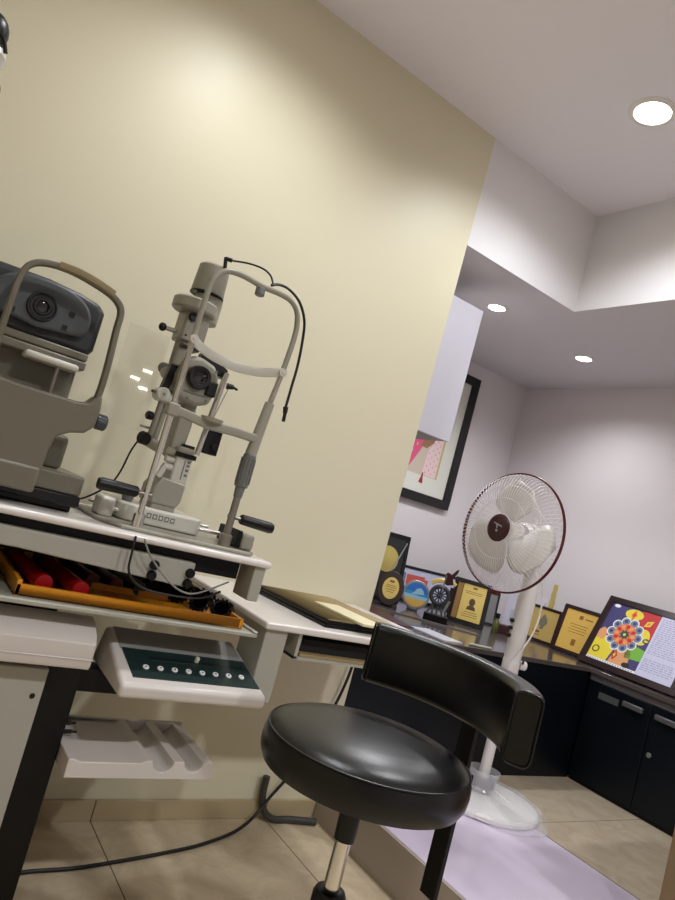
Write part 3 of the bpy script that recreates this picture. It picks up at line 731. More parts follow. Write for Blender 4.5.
B().box((1.116,.964,.600),(1.126,1.022,.668)).box((1.138,.964,.600),(1.146,1.022,.668)).build('bar_clamp', M_black, t, bevel=.002)
B().box((SX,.977,.654),(1.116,1.009,.6638)).build('under_arm', M_black, t, bevel=.002)
B().cyl((SX,SY,.650),(SX,SY,.6638),.07,n=32).build('seat_plate', M_black, t)
B().cyl((SX,SY,.560),(SX,SY,.652),.0185,.021,n=28).build('lift_sleeve', M_blackp, t)
B().cyl((SX,SY,.40),(SX,SY,.565),.0145,n=24).build('gas_lift', M_chrome, t)
B().lathe([(0,.07),(.030,.07),(.030,.465),(.026,.473),(.018,.477),(.015,.477),(0,.477)], (SX,SY,0), (0,0,1), 28).build('outer_column', M_blackp, t)
for k in range(5):
    a = 2*PI*k/5+.35; u = V((math.cos(a), math.sin(a), 0)); c = V((SX,SY,0))
    lg = B().tube([c+u*.02+V((0,0,.10)), c+u*.12+V((0,0,.095)), c+u*.27+V((0,0,.062))], [.022,.020,.014], 10).build('base_leg', M_blackp, t)
    B().cyl(c+u*.27+V((0,0,.03)), c+u*.27+V((0,0,.062)), .006, n=10).cyl(c+u*.262+V((-.014*u.y,.014*u.x,.026)), c+u*.262+V((.014*u.y,-.014*u.x,.026)), .026, n=18).build('caster', M_blackp, lg)

# ------------------------------------------------------------------ counters
t = thing('desk_unit', (2.4,2.55,ZP), 'navy fronted counter unit running behind the fan', 'counter')
B().box((1.68,2.105,ZP+.0005),(3.165,2.125,.688)).build('front_panel', M_navy, t)
B().box((1.68,2.125,ZP+.0005),(XR-.004,YB-.004,.688)).build('carcass', M_navy, t)
tag(B().prism([(1.68,2.09),(3.14,2.09),(3.14,.60),(XR-.003,.60),(XR-.003,YB-.003),(1.68,YB-.003)], (0,0,.6885), (1,0,0), (0,1,0), (0,0,.022)).build('worktop', M_top, bevel=.002),
    'glossy grey-brown L-shaped worktop covering the navy units', 'worktop')
t = thing('wall_cabinet', (3.31,1.36,ZP), 'navy low cabinet with grey bar handles along the right wall', 'cabinet')
B().box((3.172,.61,ZP+.0005),(XR-.004,2.10,.688)).build('carcass', M_navy, t)
B().box((3.160,.61,.655),(3.174,2.10,.687)).build('top_rail', M_edge, t)
for i, (ya, yb) in enumerate(((1.757,2.095),(1.419,1.753),(1.081,1.415),(.743,1.077))):
    d = B().box((3.155,ya,ZP+.022),(3.172,yb,.652)).build('door', M_navy, t, bevel=.002)
    yc = ya+.085 if i == 0 else yb-.075
    B().box((3.135,yc-.052,.596),(3.155,yc+.052,.622)).build('handle', M_handle, d, bevel=.005)
    if i == 0:
        B().box((3.153,1.920,.582),(3.155,2.03,.614)).build('name_plate', M_handle, d)
    if i == 1:
        B().lathe([(0,-.005),(.010,-.005),(.012,0),(0,0)], (3.155,1.725,.436), (1,0,0), 20).build('lock', M_silver, d)

t = thing('hanging_cabinet', (1.83,2.56,1.543), 'white overhead cabinet hanging in the alcove just behind the cream wall edge', 'cabinet')
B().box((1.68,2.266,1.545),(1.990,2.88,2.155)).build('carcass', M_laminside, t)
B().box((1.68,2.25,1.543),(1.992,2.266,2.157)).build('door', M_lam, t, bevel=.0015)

# ------------------------------------------------------------------ picture on back wall
t = thing('framed_picture', (2.65,3.26,1.32), 'large black framed picture of a pink figure with white mount on the back wall', 'picture')
fx0, fx1, fz0, fz1, fy0, fy1 = 2.29, 3.01, 1.32, 2.20, 3.245, 3.279
fw_ = .055
fr = B()
fr.box((fx0,fy0,fz0),(fx1,fy1,fz0+fw_)); fr.box((fx0,fy0,fz1-fw_),(fx1,fy1,fz1)); fr.box((fx0,fy0,fz0+fw_),(fx0+fw_,fy1,fz1-fw_)); fr.box((fx1-fw_,fy0,fz0+fw_),(fx1,fy1,fz1-fw_))
fr.build('frame', M_frameblk, t, bevel=.002)
B().box((fx0+fw_,3.262,fz0+fw_),(fx1-fw_,3.276,fz1-fw_)).build('mount', M_mat, t)
ar = B(); yA = 3.2615
def quad(x0,z0,x1,z1,m,dy=0):
    ar.mi = m; ar.poly([(x0,yA-dy,z0),(x1,yA-dy,z0),(x1,yA-dy,z1),(x0,yA-dy,z1)])
quad(2.43,1.485,2.862,2.03,0)
ar.mi = 1
ar.poly([(2.850,yA-.0003,1.485),(2.862,yA-.0003,1.485),(2.862,yA-.0003,2.03),(2.850,yA-.0003,2.03)])
ar.mi = 2
ar.poly([(2.55,yA-.0003,1.53),(2.62,yA-.0003,1.52),(2.66,yA-.0003,1.60),(2.735,yA-.0003,1.76),(2.70,yA-.0003,1.80),(2.62,yA-.0003,1.70),(2.56,yA-.0003,1.62)])
ar.mi = 3
ar.poly([(2.67,yA-.0005,1.66),(2.72,yA-.0005,1.655),(2.77,yA-.0005,1.70),(2.78,yA-.0005,1.78),(2.74,yA-.0005,1.79),(2.70,yA-.0005,1.74)])
ar.mi = 4
ar.poly([(2.73,yA-.0004,1.49),(2.845,yA-.0004,1.49),(2.845,yA-.0004,1.80),(2.79,yA-.0004,1.80),(2.74,yA-.0004,1.64)])
ar.mi = 5
for i in range(7):
    for j in range(4):
        x = 2.755+.025*j; z = 1.51+.042*i+.02*(j % 2)
        if x > 2.735 + max(0, (z-1.64))*.33: ar.poly([(x-.004,yA-.0007,z-.006),(x+.004,yA-.0007,z-.006),(x,yA-.0007,z+.007)])
for i in range(5):
    x = 2.585+.028*i; z = 1.575+.045*i
    ar.mi = 4; ar.poly([(x-.006,yA-.0007,z-.01),(x+.006,yA-.0007,z-.01),(x,yA-.0007,z+.01)])
ar.mi = 6; ar.poly([(2.575,yA-.0007,1.49),(2.61,yA-.0007,1.49),(2.605,yA-.0007,1.525),(2.58,yA-.0007,1.525)])
ar.mi = 7
ar.poly([(2.722,yA-.0009,1.44),(2.757,yA-.0009,1.435),(2.748,yA-.0009,1.475),(2.743,yA-.0009,1.505),(2.735,yA-.0009,1.505),(2.732,yA-.0009,1.475)])
ar.build('artwork', [M_pict, M_goldl, M_pink, M_skin, M_pinkL, M_pink, M_pgrey, mat('tassel_red', (.62,.15,.22), .6)], t)

# ------------------------------------------------------------------ awards on the counter
ZT = .7105
def plaque(loc, yaw, w, h, lean, fm, name, lab, catg, fwid=.02, th=.018, grp=None):
    M = Matrix.Translation((loc[0],loc[1],ZT + th*math.sin(math.radians(lean)))) @ Matrix.Rotation(math.radians(yaw), 4, 'Z') @ Matrix.Rotation(math.radians(-lean), 4, 'X')
    t = thing(name, (loc[0],loc[1],ZT), lab, catg, grp)
    b = B(M)
    b.box((-w/2,0,0),(w/2,th,fwid)); b.box((-w/2,0,h-fwid),(w/2,th,h)); b.box((-w/2,0,fwid),(-w/2+fwid,th,h-fwid)); b.box((w/2-fwid,0,fwid),(w/2,th,h-fwid))
    b.build('frame', fm, t, bevel=.0015)
    B(M).box((-w/2+fwid,.006,fwid),(w/2-fwid,th-.001,h-fwid)).build('backing', M_frameblk, t)
    return t, M
def card(M, t, x0, z0, x1, z1, m, name='plate', y=.0055):
    return B(M).box((x0,y,z0),(x1,y+.001,z1)).build(name, m, t)
def lines(M, t, items, m=M_ink, y=.0052, name='engraving'):
    b = B(M)
    for x0, z0, x1, z1 in items: b.box((x0,y,z0),(x1,y+.0005,z1))
    return b.build(name, m, t)

# tall dark frame with medal
tp, M = plaque((2.415,2.97), -8, .27, .385, 6, M_frameblk, 'award_frame', 'tall dark frame with round pale gold medal beside the yellow wall', 'award')
card(M, tp, -.115,.02,.115,.365, M_headd, 'panel')
B(M).lathe([(0,-.004),(.05,-.004),(.058,-.002),(.072,-.002),(.075,.006),(0,.006)], (.01,.004,.235), (0,1,0), 36).build('medal', M_goldl, tp)
B(M).cyl((.035,0,.14),(.118,0,.345),.004).build('silver_bar', M_silver, tp)
# wide frame behind with red picture
tp, M = plaque((3.06,3.20), 0, .66, .215, 4, M_frameblk, 'wide_frame', 'wide black frame with red and white print against the back wall', 'picture frame', .014)
card(M, tp, -.30,.018,.30,.198, M_lilac, 'print')
b = B(M); b.mi = 0
b.box((-.270,.005,.105),(-.12,.0055,.165)); b.box((-.12,.005,.10),(-.09,.0055,.15)); b.mi = 1
b.box((-.298,.005,.10),(-.278,.0055,.17)); b.build('print_figure', [mat('salmon_print', (.82,.36,.32), .5), M_pgrey], tp)
# oval plaque
def oval_plaque(loc, yaw, rx_, rz_, name, lab, catg, rimw, m_rim, build_face):
    M = Matrix.Translation((loc[0],loc[1],ZT+.0026)) @ Matrix.Rotation(math.radians(yaw), 4, 'Z') @ Matrix.Rotation(math.radians(-9), 4, 'X')
    t = thing(name, (loc[0],loc[1],ZT), lab, catg)
    n = 48; zc_ = rz_+.004
    ring = lambda k: [(rx_*k*math.cos(2*PI*i/n), zc_+rz_*k*math.sin(2*PI*i/n)) for i in range(n)]
    B(M).prism(ring(1), (0,0,0), (1,0,0), (0,0,1), (0,.016,0)).build('rim', m_rim, t, bevel=.004, seg=3)
    B(M).box((-.03,.016,.007),(.03,.055,.02)).build('stand', M_frameblk, t)
    build_face(M, t, ring, zc_)
    return t
def face_gold(M, t, ring, zc_):
    B(M).prism(ring(.62), (0,-.0015,0), (1,0,0), (0,0,1), (0,.003,0)).build('plate', M_gold, t)
    lines(M, t, [(-.012,zc_+.030,.012,zc_+.042),(-.025,zc_+.012,.025,zc_+.015),(-.03,zc_+.002,.03,zc_+.005),(-.026,zc_-.010,.026,zc_-.007),(-.02,zc_-.022,.02,zc_-.019)], mat('gold_engraving',(.50,.38,.16),.5), -.002)
oval_plaque((2.352,2.81), -38, .070, .093, 'oval_plaque', 'dark brown oval plaque with gold centre, left of the blue round plate', 'plaque', .6, mat('brown_wood',(.20,.13,.11),.4,var=.15), face_gold)
def face_blue(M, t, ring, zc_):
    n = 48
    full = ring(.93); r_ = .93*.072
    def band(a, c, m, nm, y):
        pts = []
        lo = [p for p in full if a <= (p[1]-zc_)/r_ <= c]
        k = 24
        def xz(s_): return math.sqrt(max(0, 1-s_*s_))
        L_ = []; R_ = []
        for i in range(k+1):
            s_ = a+(c-a)*i/k
            R_.append((.93*.070*xz(s_), zc_+r_*s_)); L_.append((-.93*.070*xz(s_), zc_+r_*s_))
        pts = R_ + L_[::-1]
        B(M).prism(pts, (0,y,0), (1,0,0), (0,0,1), (0,.001,0)).build(nm, m, t)
    band(-.999,-.35, M_sand, 'sand_band', -.0015); band(-.35,-.05, M_blueL, 'surf_band', -.0015); band(-.05,.22, mat('teal_print',(.15,.55,.72),.3), 'sea_band', -.0015); band(.22,.999, M_blue, 'sky_band', -.0015)
    b = B(M)
    b.prism([(-.03,zc_-.004),(-.012,zc_+.014),(.0,zc_+.034),(.02,zc_+.04),(.035,zc_+.03),(.045,zc_+.008),(.02,zc_+.004)], (0,-.0022,0), (1,0,0), (0,0,1), (0,.001,0))
    b.build('cloud_print', M_blueL, t)
oval_plaque((2.590,2.87), -38, .078, .081, 'round_plate', 'blue and sand coloured round plate standing between oval plaque and sculpture', 'plate', .9, M_silver, face_blue)

# wheel sculpture
c = V((2.535,2.625,ZT)); yw = math.radians(-42)
M = Matrix.Translation(c) @ Matrix.Rotation(yw, 4, 'Z')
t = thing('trophy_sculpture', c[:], 'dark wheel sculpture trophy with gold arch and maroon top', 'trophy')
B(M).box((-.062,-.035,0),(.062,.035,.035)).build('base', M_black, t, bevel=.002)
wl = B(M)
wl.tube([(.045*math.cos(a*PI/16)-.005, 0, .135+.045*math.sin(a*PI/16)) for a in range(32)], .011, 8, True)
for k in range(6):
    a = PI*k/6; wl.cyl((-.005-.045*math.cos(a),0,.135-.045*math.sin(a)),(-.005+.045*math.cos(a),0,.135+.045*math.sin(a)),.004,n=8)
wl.build('wheel', mat('gunmetal',(.26,.28,.31),.35,.5), t)
ft = B(M)
for xa, xb in ((-.05,-.02),(-.02,-.035),(.03,.01),(.05,.03),(.0,.0)):
    ft.cyl((xa,0,.034),(xb,0,.10),.005,.004,n=8)
ft.build('figure_legs', mat('grey_green_metal',(.36,.38,.34),.4,.4), t)
B(M).tube(cat([(-.062,0,.185),(-.04,0,.203),(0,0,.213),(.045,0,.213),(.062,0,.205)]), .01, 10, flat=(.006,.011,(0,1,0))).build('gold_arch', M_gold, t)
B(M).prism([(-.002,.20),(.0,.255),(.012,.262),(.03,.255),(.05,.285),(.062,.29),(.056,.265),(.04,.235),(.05,.205),(.02,.195)], (0,-.008,0), (1,0,0), (0,0,1), (0,.016,0)).build('maroon_top', M_maroond, t, bevel=.003)
B(M).cyl((.0,-.01,.15),(.004,-.01,.245),.003,n=8).build('spike', M_silver, t)
B(M).prism([(.035,.06),(.06,.06),(.062,.19),(.04,.19)], (0,.0,0), (1,0,0), (0,0,1), (0,.012,0)).build('side_fin', M_framebr, t)
B(M).cyl((.035,-.004,.06),(.05,-.004,.12),.008,n=8).build('silver_fin', M_silver, t)

# portrait plaque
tp, M = plaque((2.82,2.69), -46, .205, .245, 8, M_frameblk, 'portrait_plaque', 'dark framed gold plaque with a small portrait, right of the wheel sculpture', 'plaque', .02)
card(M, tp, -.05,.024,.078,.222, M_gold)
card(M, tp, -.082,.024,-.053,.222, mat('tan_foil',(.62,.48,.28),.35,.2), 'side_strip')
b = B(M)
b.prism([(.014+.017*math.cos(a*PI/8), .128+.021*math.sin(a*PI/8)) for a in range(16)], (0,.0048,0), (1,0,0), (0,0,1), (0,.0006,0))
b.prism([(-.012,.085),(.040,.085),(.034,.103),(.022,.110),(.006,.110),(-.006,.103)], (0,.0048,0), (1,0,0), (0,0,1), (0,.0006,0))
b.build('portrait', mat('sepia_print',(.33,.24,.13),.5), tp)
lines(M, tp, [(.002,.200,.026,.211),(-.035,.182,.062,.185),(-.03,.172,.058,.175),(-.02,.07,.05,.073),(-.03,.058,.058,.061),(-.03,.046,.058,.049)], mat('brown_engraving',(.50,.38,.16),.5))
# silver plaque behind the fan
tp, M = plaque((3.20,2.90), -35, .13, .20, 8, M_frameblk, 'silver_plaque', 'narrow black framed silver plaque half hidden behind the fan column', 'plaque', .010)
card(M, tp, -.053,.012,.053,.188, mat('grey_silver_plate',(.50,.50,.51),.35,.4))
# small bottle, dark box, cup
t = thing('small_bottle', (2.965,2.60,ZT), 'small olive bottle with black cap at the foot of the portrait plaque', 'bottle')
B().lathe([(0,0),(.016,0),(.018,.003),(.018,.065),(.010,.078),(.010,.085),(0,.085)], (2.965,2.60,ZT), (0,0,1), 20).build('glass', M_bottle, t)
B().cyl((2.965,2.60,ZT+.085),(2.965,2.60,ZT+.112),.013,n=18,ch=.002).build('cap', M_blackp, t)
M = Matrix.Translation((3.10,2.66,ZT)) @ Matrix.Rotation(math.radians(-40), 4, 'Z')
tag(B(M).box((-.05,-.03,0),(.05,.03,.05)).build('dark_red_box', mat('dark_red_leather',(.22,.06,.07),.45), bevel=.003), 'small dark red box left of the fan column', 'box')
t = thing('silver_cup', (2.93,2.44,ZT), 'small silver cup trophy right against the fan column', 'trophy')
B().lathe([(0,0),(.022,0),(.022,.02),(.008,.03),(.006,.06),(.010,.07),(0,.07)], (2.93,2.44,ZT), (0,0,1), 24).build('stem', M_instw, t)
B().lathe([(0,.068),(.012,.07),(.026,.088),(.029,.115),(.027,.115),(.022,.09),(0,.076)], (2.93,2.44,ZT), (0,0,1), 28).build('bowl', M_silver, t)

# white acrylic board and yellow strip behind the fan by the wall
M = Matrix.Translation((3.44,2.83,ZT)) @ Matrix.Rotation(math.radians(-90), 4, 'Z') @ Matrix.Rotation(math.radians(-3), 4, 'X')
t = thing('white_board', (3.44,2.83,ZT), 'pale white board leaning on the right wall behind the fan', 'board')
B(M).box((-.15,0,0),(.13,.008,.22)).build('sheet', M_lam, t, bevel=.001)
B(M).box((-.10,-.001,.05),(.06,.0,.12)).build('blue_patch', mat('pale_blue_patch',(.74,.76,.84),.5), t)
M = Matrix.Translation((3.45,2.665,ZT)) @ Matrix.Rotation(math.radians(-90), 4, 'Z') @ Matrix.Rotation(math.radians(-3), 4, 'X')
st = B(M).box((-.012,0,0),(.018,.008,.345))
for k in range(8): st.box((.018 if k % 2 else -.016, .001, .03+k*.04), (.021 if k % 2 else -.012, .007, .05+k*.04))
tag(st.build('wooden_strip', M_goldl, bevel=.001), 'upright pale gold strip leaning on the wall above the two gold plaques', 'strip')

# gold certificates
g = 'gold certificates leaning by the right wall'
tp, M = plaque((3.33,2.60), -78, .19, .205, 11, M_framebr, 'certificate', 'smaller dark framed gold certificate with grey figure print, left of the pair', 'certificate', .013, grp=g)
card(M, tp, -.086,.014,.086,.19, mat('matt_gold',(.76,.65,.38),.4,.15))
b = B(M)
b.prism([(-.02,.095),(.012,.09),(.026,.115),(.018,.14),(.008,.15),(.0,.165),(-.012,.15),(-.024,.125)], (0,.0045,0), (1,0,0), (0,0,1), (0,.0006,0))
b.box((-.012,.0044,.075),(.010,.005,.092)); b.build('figure_print', mat('grey_figure_print',(.45,.43,.36),.5), tp)
lines(M, tp, [(-.045,.05,-.005,.062),(-.03,.036,.0,.040)], mat('dark_gold_text',(.40,.30,.14),.5))
tp, M = plaque((3.30,2.355), -82, .225, .265, 13, M_framebr, 'certificate', 'larger dark framed gold certificate with lines of text, beside the mandala picture', 'certificate', .018, grp=g)
card(M, tp, -.092,.02,.092,.245, mat('bright_gold',(.88,.72,.36),.4,.15))
lines(M, tp, [(-.01,.20,.012,.222),(.025,.205,.07,.212),(-.05,.165,.055,.168),(-.045,.15,.05,.153),(-.055,.135,.055,.138),(-.05,.12,.05,.123),(-.012,.05,.012,.085)], mat('brown_gold_text',(.55,.36,.10),.5))

# big mandala picture
tp, M = plaque((3.19,1.955), -90, .53, .40, 24, mat('maroon_brown_frame',(.15,.07,.08),.3,var=.2,vscale=40), 'mandala_picture', 'large dark framed picture with a colourful mandala and a lilac text page', 'picture', .034, .022)
W, Hh = .53, .40
ax0, ax1, az0, az1 = -W/2+.034, W/2-.034, .034, Hh-.034
card(M, tp, ax0, az0, ax1, az1, M_wht, 'mount')
mxd = ax0+.275                               # division between art and text
mats_ = [M_pblue, M_pred, M_pyel, M_pgreen, M_porange, M_ppch, M_pgrey, M_wht, M_ink, mat('dark_teal_print',(.10,.30,.32),.5)]
a = B(M)
def P_(pts, m, k):
    a.mi = m; a.poly([(x, .0054-.00012*k, z) for x, z in pts])
def circ(cx_, cz_, r, n=24, rz_=None): return [(cx_+r*math.cos(2*PI*i/n), cz_+(rz_ or r)*math.sin(2*PI*i/n)) for i in range(n)]
zb = az0+.014
P_([(ax0,zb),(mxd,zb),(mxd,az1),(ax0,az1)], 0, 1)
mc = (ax0+.138, (zb+az1)/2+.004)
P_([(mc[0]+.02,mc[1]+.03),(mxd,mc[1]-.01),(mxd,az1),(mc[0]+.035,az1)], 1, 2)
P_([(ax0,zb),(mc[0]-.03,zb),(mc[0],mc[1]),(ax0,mc[1]-.055)], 2, 2)
P_([(mc[0]+.03,mc[1]-.03),(mxd,mc[1]-.05),(mxd,mc[1]-.11),(mc[0]+.05,mc[1]-.115)], 3, 3)
P_([(mc[0]-.02,zb),(mc[0]+.085,zb),(mc[0]+.075,mc[1]-.075),(mc[0],mc[1]-.06)], 5, 3)
P_([(ax0,mc[1]-.055),(ax0+.04,mc[1]-.06),(ax0+.055,mc[1]-.01),(ax0+.02,mc[1]+.01),(ax0,mc[1]-.01)], 5, 3)
P_(circ(mc[0],az1-.035,.05,20,.030), 2, 3)
P_(circ(mxd-.045,mc[1]+.015,.036,20,.045), 2, 3)
P_(circ(ax0+.03,az1-.012,.018,14,.010), 7, 3)
for ang, rr_, m1, m2 in ((90,.118,4,1),(270,.118,1,2),(0,.118,9,2),(45,.13,2,4)):
    q = math.radians(ang); d = V((math.cos(q), math.sin(q))); n_ = V((-d.y, d.x)); o_ = V(mc) + d*rr_
    P_([(o_+d*.03)[:], (o_+n_*.016)[:], (o_-d*.028)[:], (o_-n_*.016)[:]], m1, 5)
    P_([(o_+d*.014)[:], (o_+n_*.007)[:], (o_-d*.014)[:], (o_-n_*.007)[:]], m2, 6)
P_(circ(mxd-.06,zb+.012,.022,16,.014), 8, 4); P_(circ(ax0+.03,zb+.045,.02,16), 8, 3); P_(circ(ax0+.03,zb+.045,.014,16), 2, 4)
for k in range(10):
    q = 2*PI*k/10; P_(circ(mc[0]+.074*math.cos(q), mc[1]+.074*math.sin(q), .026, 16), 7, 6)
for k in range(10):
    q = 2*PI*k/10; P_(circ(mc[0]+.073*math.cos(q), mc[1]+.073*math.sin(q), .021, 16), 6, 7); P_(circ(mc[0]+.076*math.cos(q), mc[1]+.076*math.sin(q), .010, 12), 0, 8)
P_(circ(mc[0], mc[1], .060, 32), 4, 9)
for k in range(12):
    q = 2*PI*k/12; d = V((math.cos(q), math.sin(q))); n_ = V((-d.y, d.x)); o_ = V(mc)
    P_([(o_+d*.060)[:], (o_+d*.045+n_*.011)[:], (o_+d*.028)[:], (o_+d*.045-n_*.011)[:]], 1 if k % 2 else 5, 10)
P_(circ(mc[0], mc[1], .030, 24), 4, 11)
for k in range(8):
    q = 2*PI*k/8; d = V((math.cos(q), math.sin(q))); n_ = V((-d.y, d.x)); o_ = V(mc)
    P_([(o_+d*.030)[:], (o_+d*.016+n_*.008)[:], o_[:], (o_+d*.016-n_*.008)[:]], 9, 12)
P_(circ(mc[0], mc[1], .008, 12), 2, 13)
for k in range(18):
    x = ax0+.008+k*.0145; P_([(x,az0+.004),(x+.006,az0+.004),(x+.006,az0+.009),(x,az0+.009)], 6, 3)
a.build('mandala_print', mats_, tp)
pg = B(M); pg.mi = 0
pg.box((mxd,.0046,az0),(ax1,.0055,az1)); pg.mi = 1
for k in range(26):
    z = az1-.016-k*.0112; x = mxd+.012
    if 17 < k < 20: continue
    while x < ax1-.02:
        w_ = random.uniform(.006,.022); pg.box((x,.0043,z-.002),(min(x+w_, ax1-.012),.0047,z+.002)); x += w_+.006
pg.build('text_page', [M_lilac, mat('lilac_text',(.62,.60,.74),.6)], tp)

# pen and folders on the counter
tag(B().tube([(2.30,2.135,ZT+.005),(2.42,2.115,ZT+.005)], .005, 10).build('pen', M_instw), 'white pen near the counter front edge, left of the fan column', 'pen')
M = Matrix.Translation((1.97,2.42,ZT)) @ Matrix.Rotation(math.radians(-12), 4, 'Z')
t = thing('notebook', (1.97,2.42,ZT), 'dark red edged notebook lying on the counter by the yellow wall', 'notebook')
B(M).box((-.15,-.20,0),(.10,.20,.003)).box((-.15,-.20,.016),(.10,.20,.019)).build('cover', mat('plum_cover',(.25,.10,.13),.4), t)
B(M).box((-.148,-.196,.003),(.097,.196,.016)).build('pages', mat('mauve_pages',(.62,.55,.60),.6), t)
M = Matrix.Translation((2.09,2.22,ZT)) @ Matrix.Rotation(math.radians(8), 4, 'Z')
tag(B(M).box((.03,-.105,0),(.16,.10,.004)).build('paper_sheet', M_lam), 'lilac paper sheet beside the notebook on the counter', 'paper')
tag(B().prism([(2.15,2.72),(2.66,2.42),(2.668,2.434),(2.158,2.735)], (0,0,ZT), (1,0,0), (0,1,0), (0,0,.006)).build('edge_strip', M_edge), 'thin pale grey strip along the front of the awards', 'strip')

# ------------------------------------------------------------------ pedestal fan
PX, PY = 2.263, 1.86
t = thing('pedestal_fan', (PX,PY,ZP), 'white pedestal fan with maroon guard rim standing on the white step', 'fan')
bcx, bcy, bR = 2.298, 1.866, .220
B().lathe([(0,.0),(bR-.006,.0),(bR,.006),(bR,.018),(bR-.008,.026),(bR*.7,.036),(bR*.35,.047),(.05,.055),(0,.055)], (bcx,bcy,ZP+.0005), (0,0,1), 64).build('base', M_fan, t)
# plastic film draped over base
random.seed(11)
fb = B(); vs = []; fs = []
nr, na = 9, 64
for i in range(nr):
    k = i/(nr-1); r = .045 + (bR+.018-.045)*k
    for j in range(na):
        q = 2*PI*j/na
        wr = .006*math.sin(5*q+1.3)+.005*math.sin(11*q+3*k)+.003*math.sin(17*q)
        z = .035*(1-k)**2.2 + .040*(1-k*.6) + wr*(.4+.6*k)
        rr = r + (.012*math.sin(3*q)+.006*math.sin(9*q+.5))*k + (.03*max(0,math.cos(q+.6)))*k
        z = max(z, .058-.03*k + .001)
        if i == nr-1: z = .004 + abs(wr)*.4
        vs.append((bcx+(PX-bcx)*(1-k)+rr*math.cos(q), bcy+(PY-bcy)*(1-k)+min(rr, bR+.02 if math.sin(q) > .3 else 9)*math.sin(q), ZP+z))
for i in range(nr-1):
    for j in range(na):
        fs.append((i*na+j, i*na+(j+1) % na, (i+1)*na+(j+1) % na, (i+1)*na+j))
fb.add(vs, fs).build('plastic_cover', M_film, t, ang=20)
B().cyl((PX,PY,ZP+.05),(PX,PY,.72),.0215,n=24).build('pole', M_fan, t)
cup_ = B().lathe([(.030,0),(.050,.0),(.062,.075),(.060,.075),(.048,.004),(.030,.004)], (PX,PY,ZP+.058), (0,0,1), 32).build('pole_socket', M_film, t)
B().lathe([(.024,.0),(.046,.0),(.050,.045),(.024,.045)], (PX,PY,ZP+.060), (0,0,1), 28).build('socket_collar', M_maroond, cup_)
B().lathe([(0,0),(.033,0),(.035,.004),(.035,.055),(.033,.06),(.034,.07),(.036,.20),(.037,.30),(.034,.39),(.026,.42),(0,.42)], (PX,PY,.675), (0,0,1), 32).build('control_column', M_fan, t)
for k, z in enumerate((.765,.795,.825)):
    B().cyl((PX-.033,PY+.010,z+.06),(PX-.048,PY+.015,z+.06),.008,n=14,ch=.002).build('speed_button', M_blackp, t)
B().cyl((PX+.030,PY-.018,.72),(PX+.055,PY-.030,.72),.018,n=20,ch=.004).build('clamp_knob', M_fan, t)
B().cyl((PX+.022,PY-.034,.735),(PX+.026,PY-.040,.735),.008,n=12).build('clamp_slot', M_blackp, t)
cord = [(PX+.03,PY-.02,1.10),(PX+.055,PY-.03,1.0),(PX+.05,PY-.04,.92),(PX+.02,PY-.05,.85),(PX-.02,PY-.05,.78),(PX-.045,PY-.03,.72),(PX-.042,PY-.02,.69)]
B().tube(cat(cord,6), .0035, 8).build('cord', M_fan, t)
# head: axis along -X, slightly up
FC = V((2.075,1.858,1.222)); AX = V((-1,-.06,.02)).normalized()
U = V((0,0,1)); U = (U-AX*U.dot(AX)).normalized(); Wd = AX.cross(U)
def fp3(r, q, h): return FC + U*(r*math.cos(q)) + Wd*(r*math.sin(q)) + AX*h
B().lathe([(0,-.23),(.035,-.22),(.055,-.18),(.060,-.12),(.058,-.075),(.045,-.06),(0,-.06)], FC, AX, 32).build('motor_housing', M_fan, t)
B().cyl(FC+AX*-.16+V((0,0,-.05)), V((PX,PY,1.075)), .030,.034, n=20).build('neck', M_fan, t)
B().cyl(FC+AX*-.14+V((0,0,.055)), FC+AX*-.14+V((0,0,.085)), .008, n=12).build('oscillation_knob', M_fan, t)
GR = .238
g = B()
def wires(hc, r0, sgn, n, b):
    for k in range(n):
        q = 2*PI*k/n
        pts = [fp3(r0, q, hc), fp3(r0+(GR-r0)*.55, q+.05, hc*.93), fp3(GR-.026, q+.08, hc*.55), fp3(GR-.008, q+.085, .014*sgn), fp3(GR-.003, q+.085, .002*sgn)]
        b.tube(cat(pts,3), .0011, 5)
wires(.078, .055, 1, 84, g)
for r in (.055,.12,.175): g.tube([fp3(r, 2*PI*k/64, .078-(.0 if r < .06 else (.004 if r < .15 else .019))) for k in range(64)], .0016, 6, True)
g.build('front_guard', M_wire, t)
g = B(); wires(-.075, .06, -1, 60, g)
for r in (.06,.12): g.tube([fp3(r, 2*PI*k/64, -.075+(.0 if r < .1 else .004)) for k in range(64)], .0016, 6, True)
g.build('rear_guard', M_wire, t)
B().tube([fp3(GR, 2*PI*k/96, 0) for k in range(96)], .01, 10, True, flat=(.0065,.0034,AX[:])).build('guard_rim', M_maroon, t)
cl_ = fp3(GR+.006, PI, 0)
B().cbox(cl_, (.03,.036,.018)).build('rim_clip', M_maroon, t, bevel=.004)
cp = B().lathe([(0,.010),(.035,.009),(.052,.004),(.056,0),(.056,-.006),(0,-.006)], FC+AX*.078, AX, 40).build('hub_cap', M_maroond, t)
em = B(); o_ = FC + AX*.0885
def E2(x, z): return o_ - Wd*x*-1 + U*z
em.poly([E2(-.022,.003), E2(.022,.014), E2(.020,.019), E2(-.022,.008)]); em.poly([E2(.002,.008), E2(.008,.010), E2(.002,-.006), E2(-.004,-.004)]); em.poly([E2(-.006,-.010), E2(.006,-.008), E2(.003,-.018), E2(-.004,-.018)])
em.build('emblem', M_silver, cp, solid=.0005)
B().lathe([(0,.055),(.03,.052),(.042,.04),(.044,-.01),(.04,-.04),(0,-.04)], FC, AX, 32).build('hub', M_fan, t)
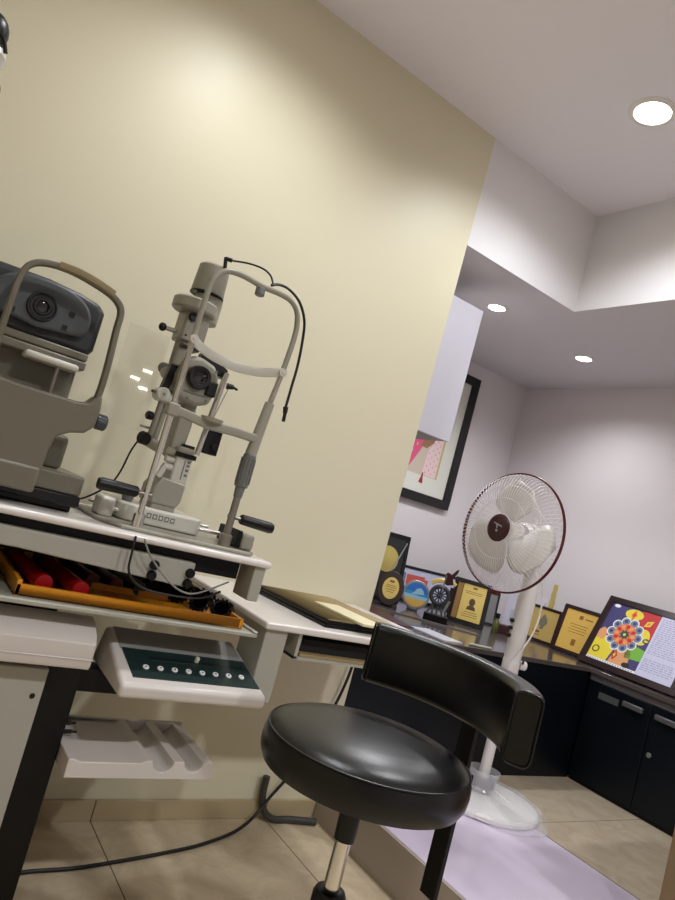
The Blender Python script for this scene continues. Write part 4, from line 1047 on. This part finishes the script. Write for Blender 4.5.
for k in range(3):
    q0 = 2*PI*k/3 + math.radians(118)
    b = B(); vs = []; fs = []
    n1, n2 = 9, 10
    for i in range(n1):
        s_ = i/(n1-1); r = .042 + .165*s_
        half = .22 + .62*math.sin(PI*min(1, .12+.80*s_))**.8
        if s_ > .85: half *= 1-.55*((s_-.85)/.15)**2
        for j in range(n2):
            v_ = j/(n2-1)*2-1
            q = q0 + half*v_ + .25*s_
            hh_ = -.028*v_*(1-.35*s_) + .008*(1-v_*v_)
            vs.append(fp3(r, q, hh_))
    for i in range(n1-1):
        for j in range(n2-1):
            fs.append((i*n2+j, i*n2+j+1, (i+1)*n2+j+1, (i+1)*n2+j))
    b.add(vs, fs).build('blade', M_blade, t, solid=.003, ang=80)

# wooden panel at the lower right edge
t = thing('wooden_desk', (2.25,.87,ZP), 'tan wooden desk side at the lower right corner', 'desk')
B().box((2.035,.70,ZP+.0005),(2.075,1.0,.755)).build('side_panel', M_wood, t, bevel=.002)
B().box((2.03,.10,.755),(2.70,1.005,.78)).build('top', M_wood, t, bevel=.002)
B().box((2.62,.12,ZP+.0005),(2.66,1.0,.755)).build('side_panel', M_wood, t, bevel=.002)

# ------------------------------------------------------------------ camera and world
for o in bpy.data.objects:
    if '_w' in o: del o['_w']
f, roll, pitch, yaw = 679.62, math.radians(15.541), math.radians(5.3475), math.radians(32.6084)
fw = V((math.sin(yaw)*math.cos(pitch), math.cos(yaw)*math.cos(pitch), math.sin(pitch)))
rt = V((math.cos(yaw), -math.sin(yaw), 0)); up = rt.cross(fw)
r2 = rt*math.cos(roll)+up*math.sin(roll); u2 = -rt*math.sin(roll)+up*math.cos(roll)
cam = bpy.data.cameras.new('camera'); co = bpy.data.objects.new('camera', cam); COL.objects.link(co)
cam.sensor_fit = 'HORIZONTAL'; cam.sensor_width = 36; cam.lens = 36*f/675; cam.clip_start = .02
m = Matrix.Identity(4)
for i in range(3):
    m[i][0], m[i][1], m[i][2] = r2[i], u2[i], -fw[i]
m.translation = (0,0,1.1)
co.matrix_world = m
SC.camera = co
w = bpy.data.worlds.new('world'); SC.world = w; w.use_nodes = True
w.node_tree.nodes['Background'].inputs[0].default_value = (.5,.5,.5,1); w.node_tree.nodes['Background'].inputs[1].default_value = .1
SC.view_settings.view_transform = 'Standard'; SC.view_settings.look = 'None'; SC.view_settings.gamma = 1; SC.view_settings.use_curve_mapping = False
SC.view_settings.exposure = 0.15
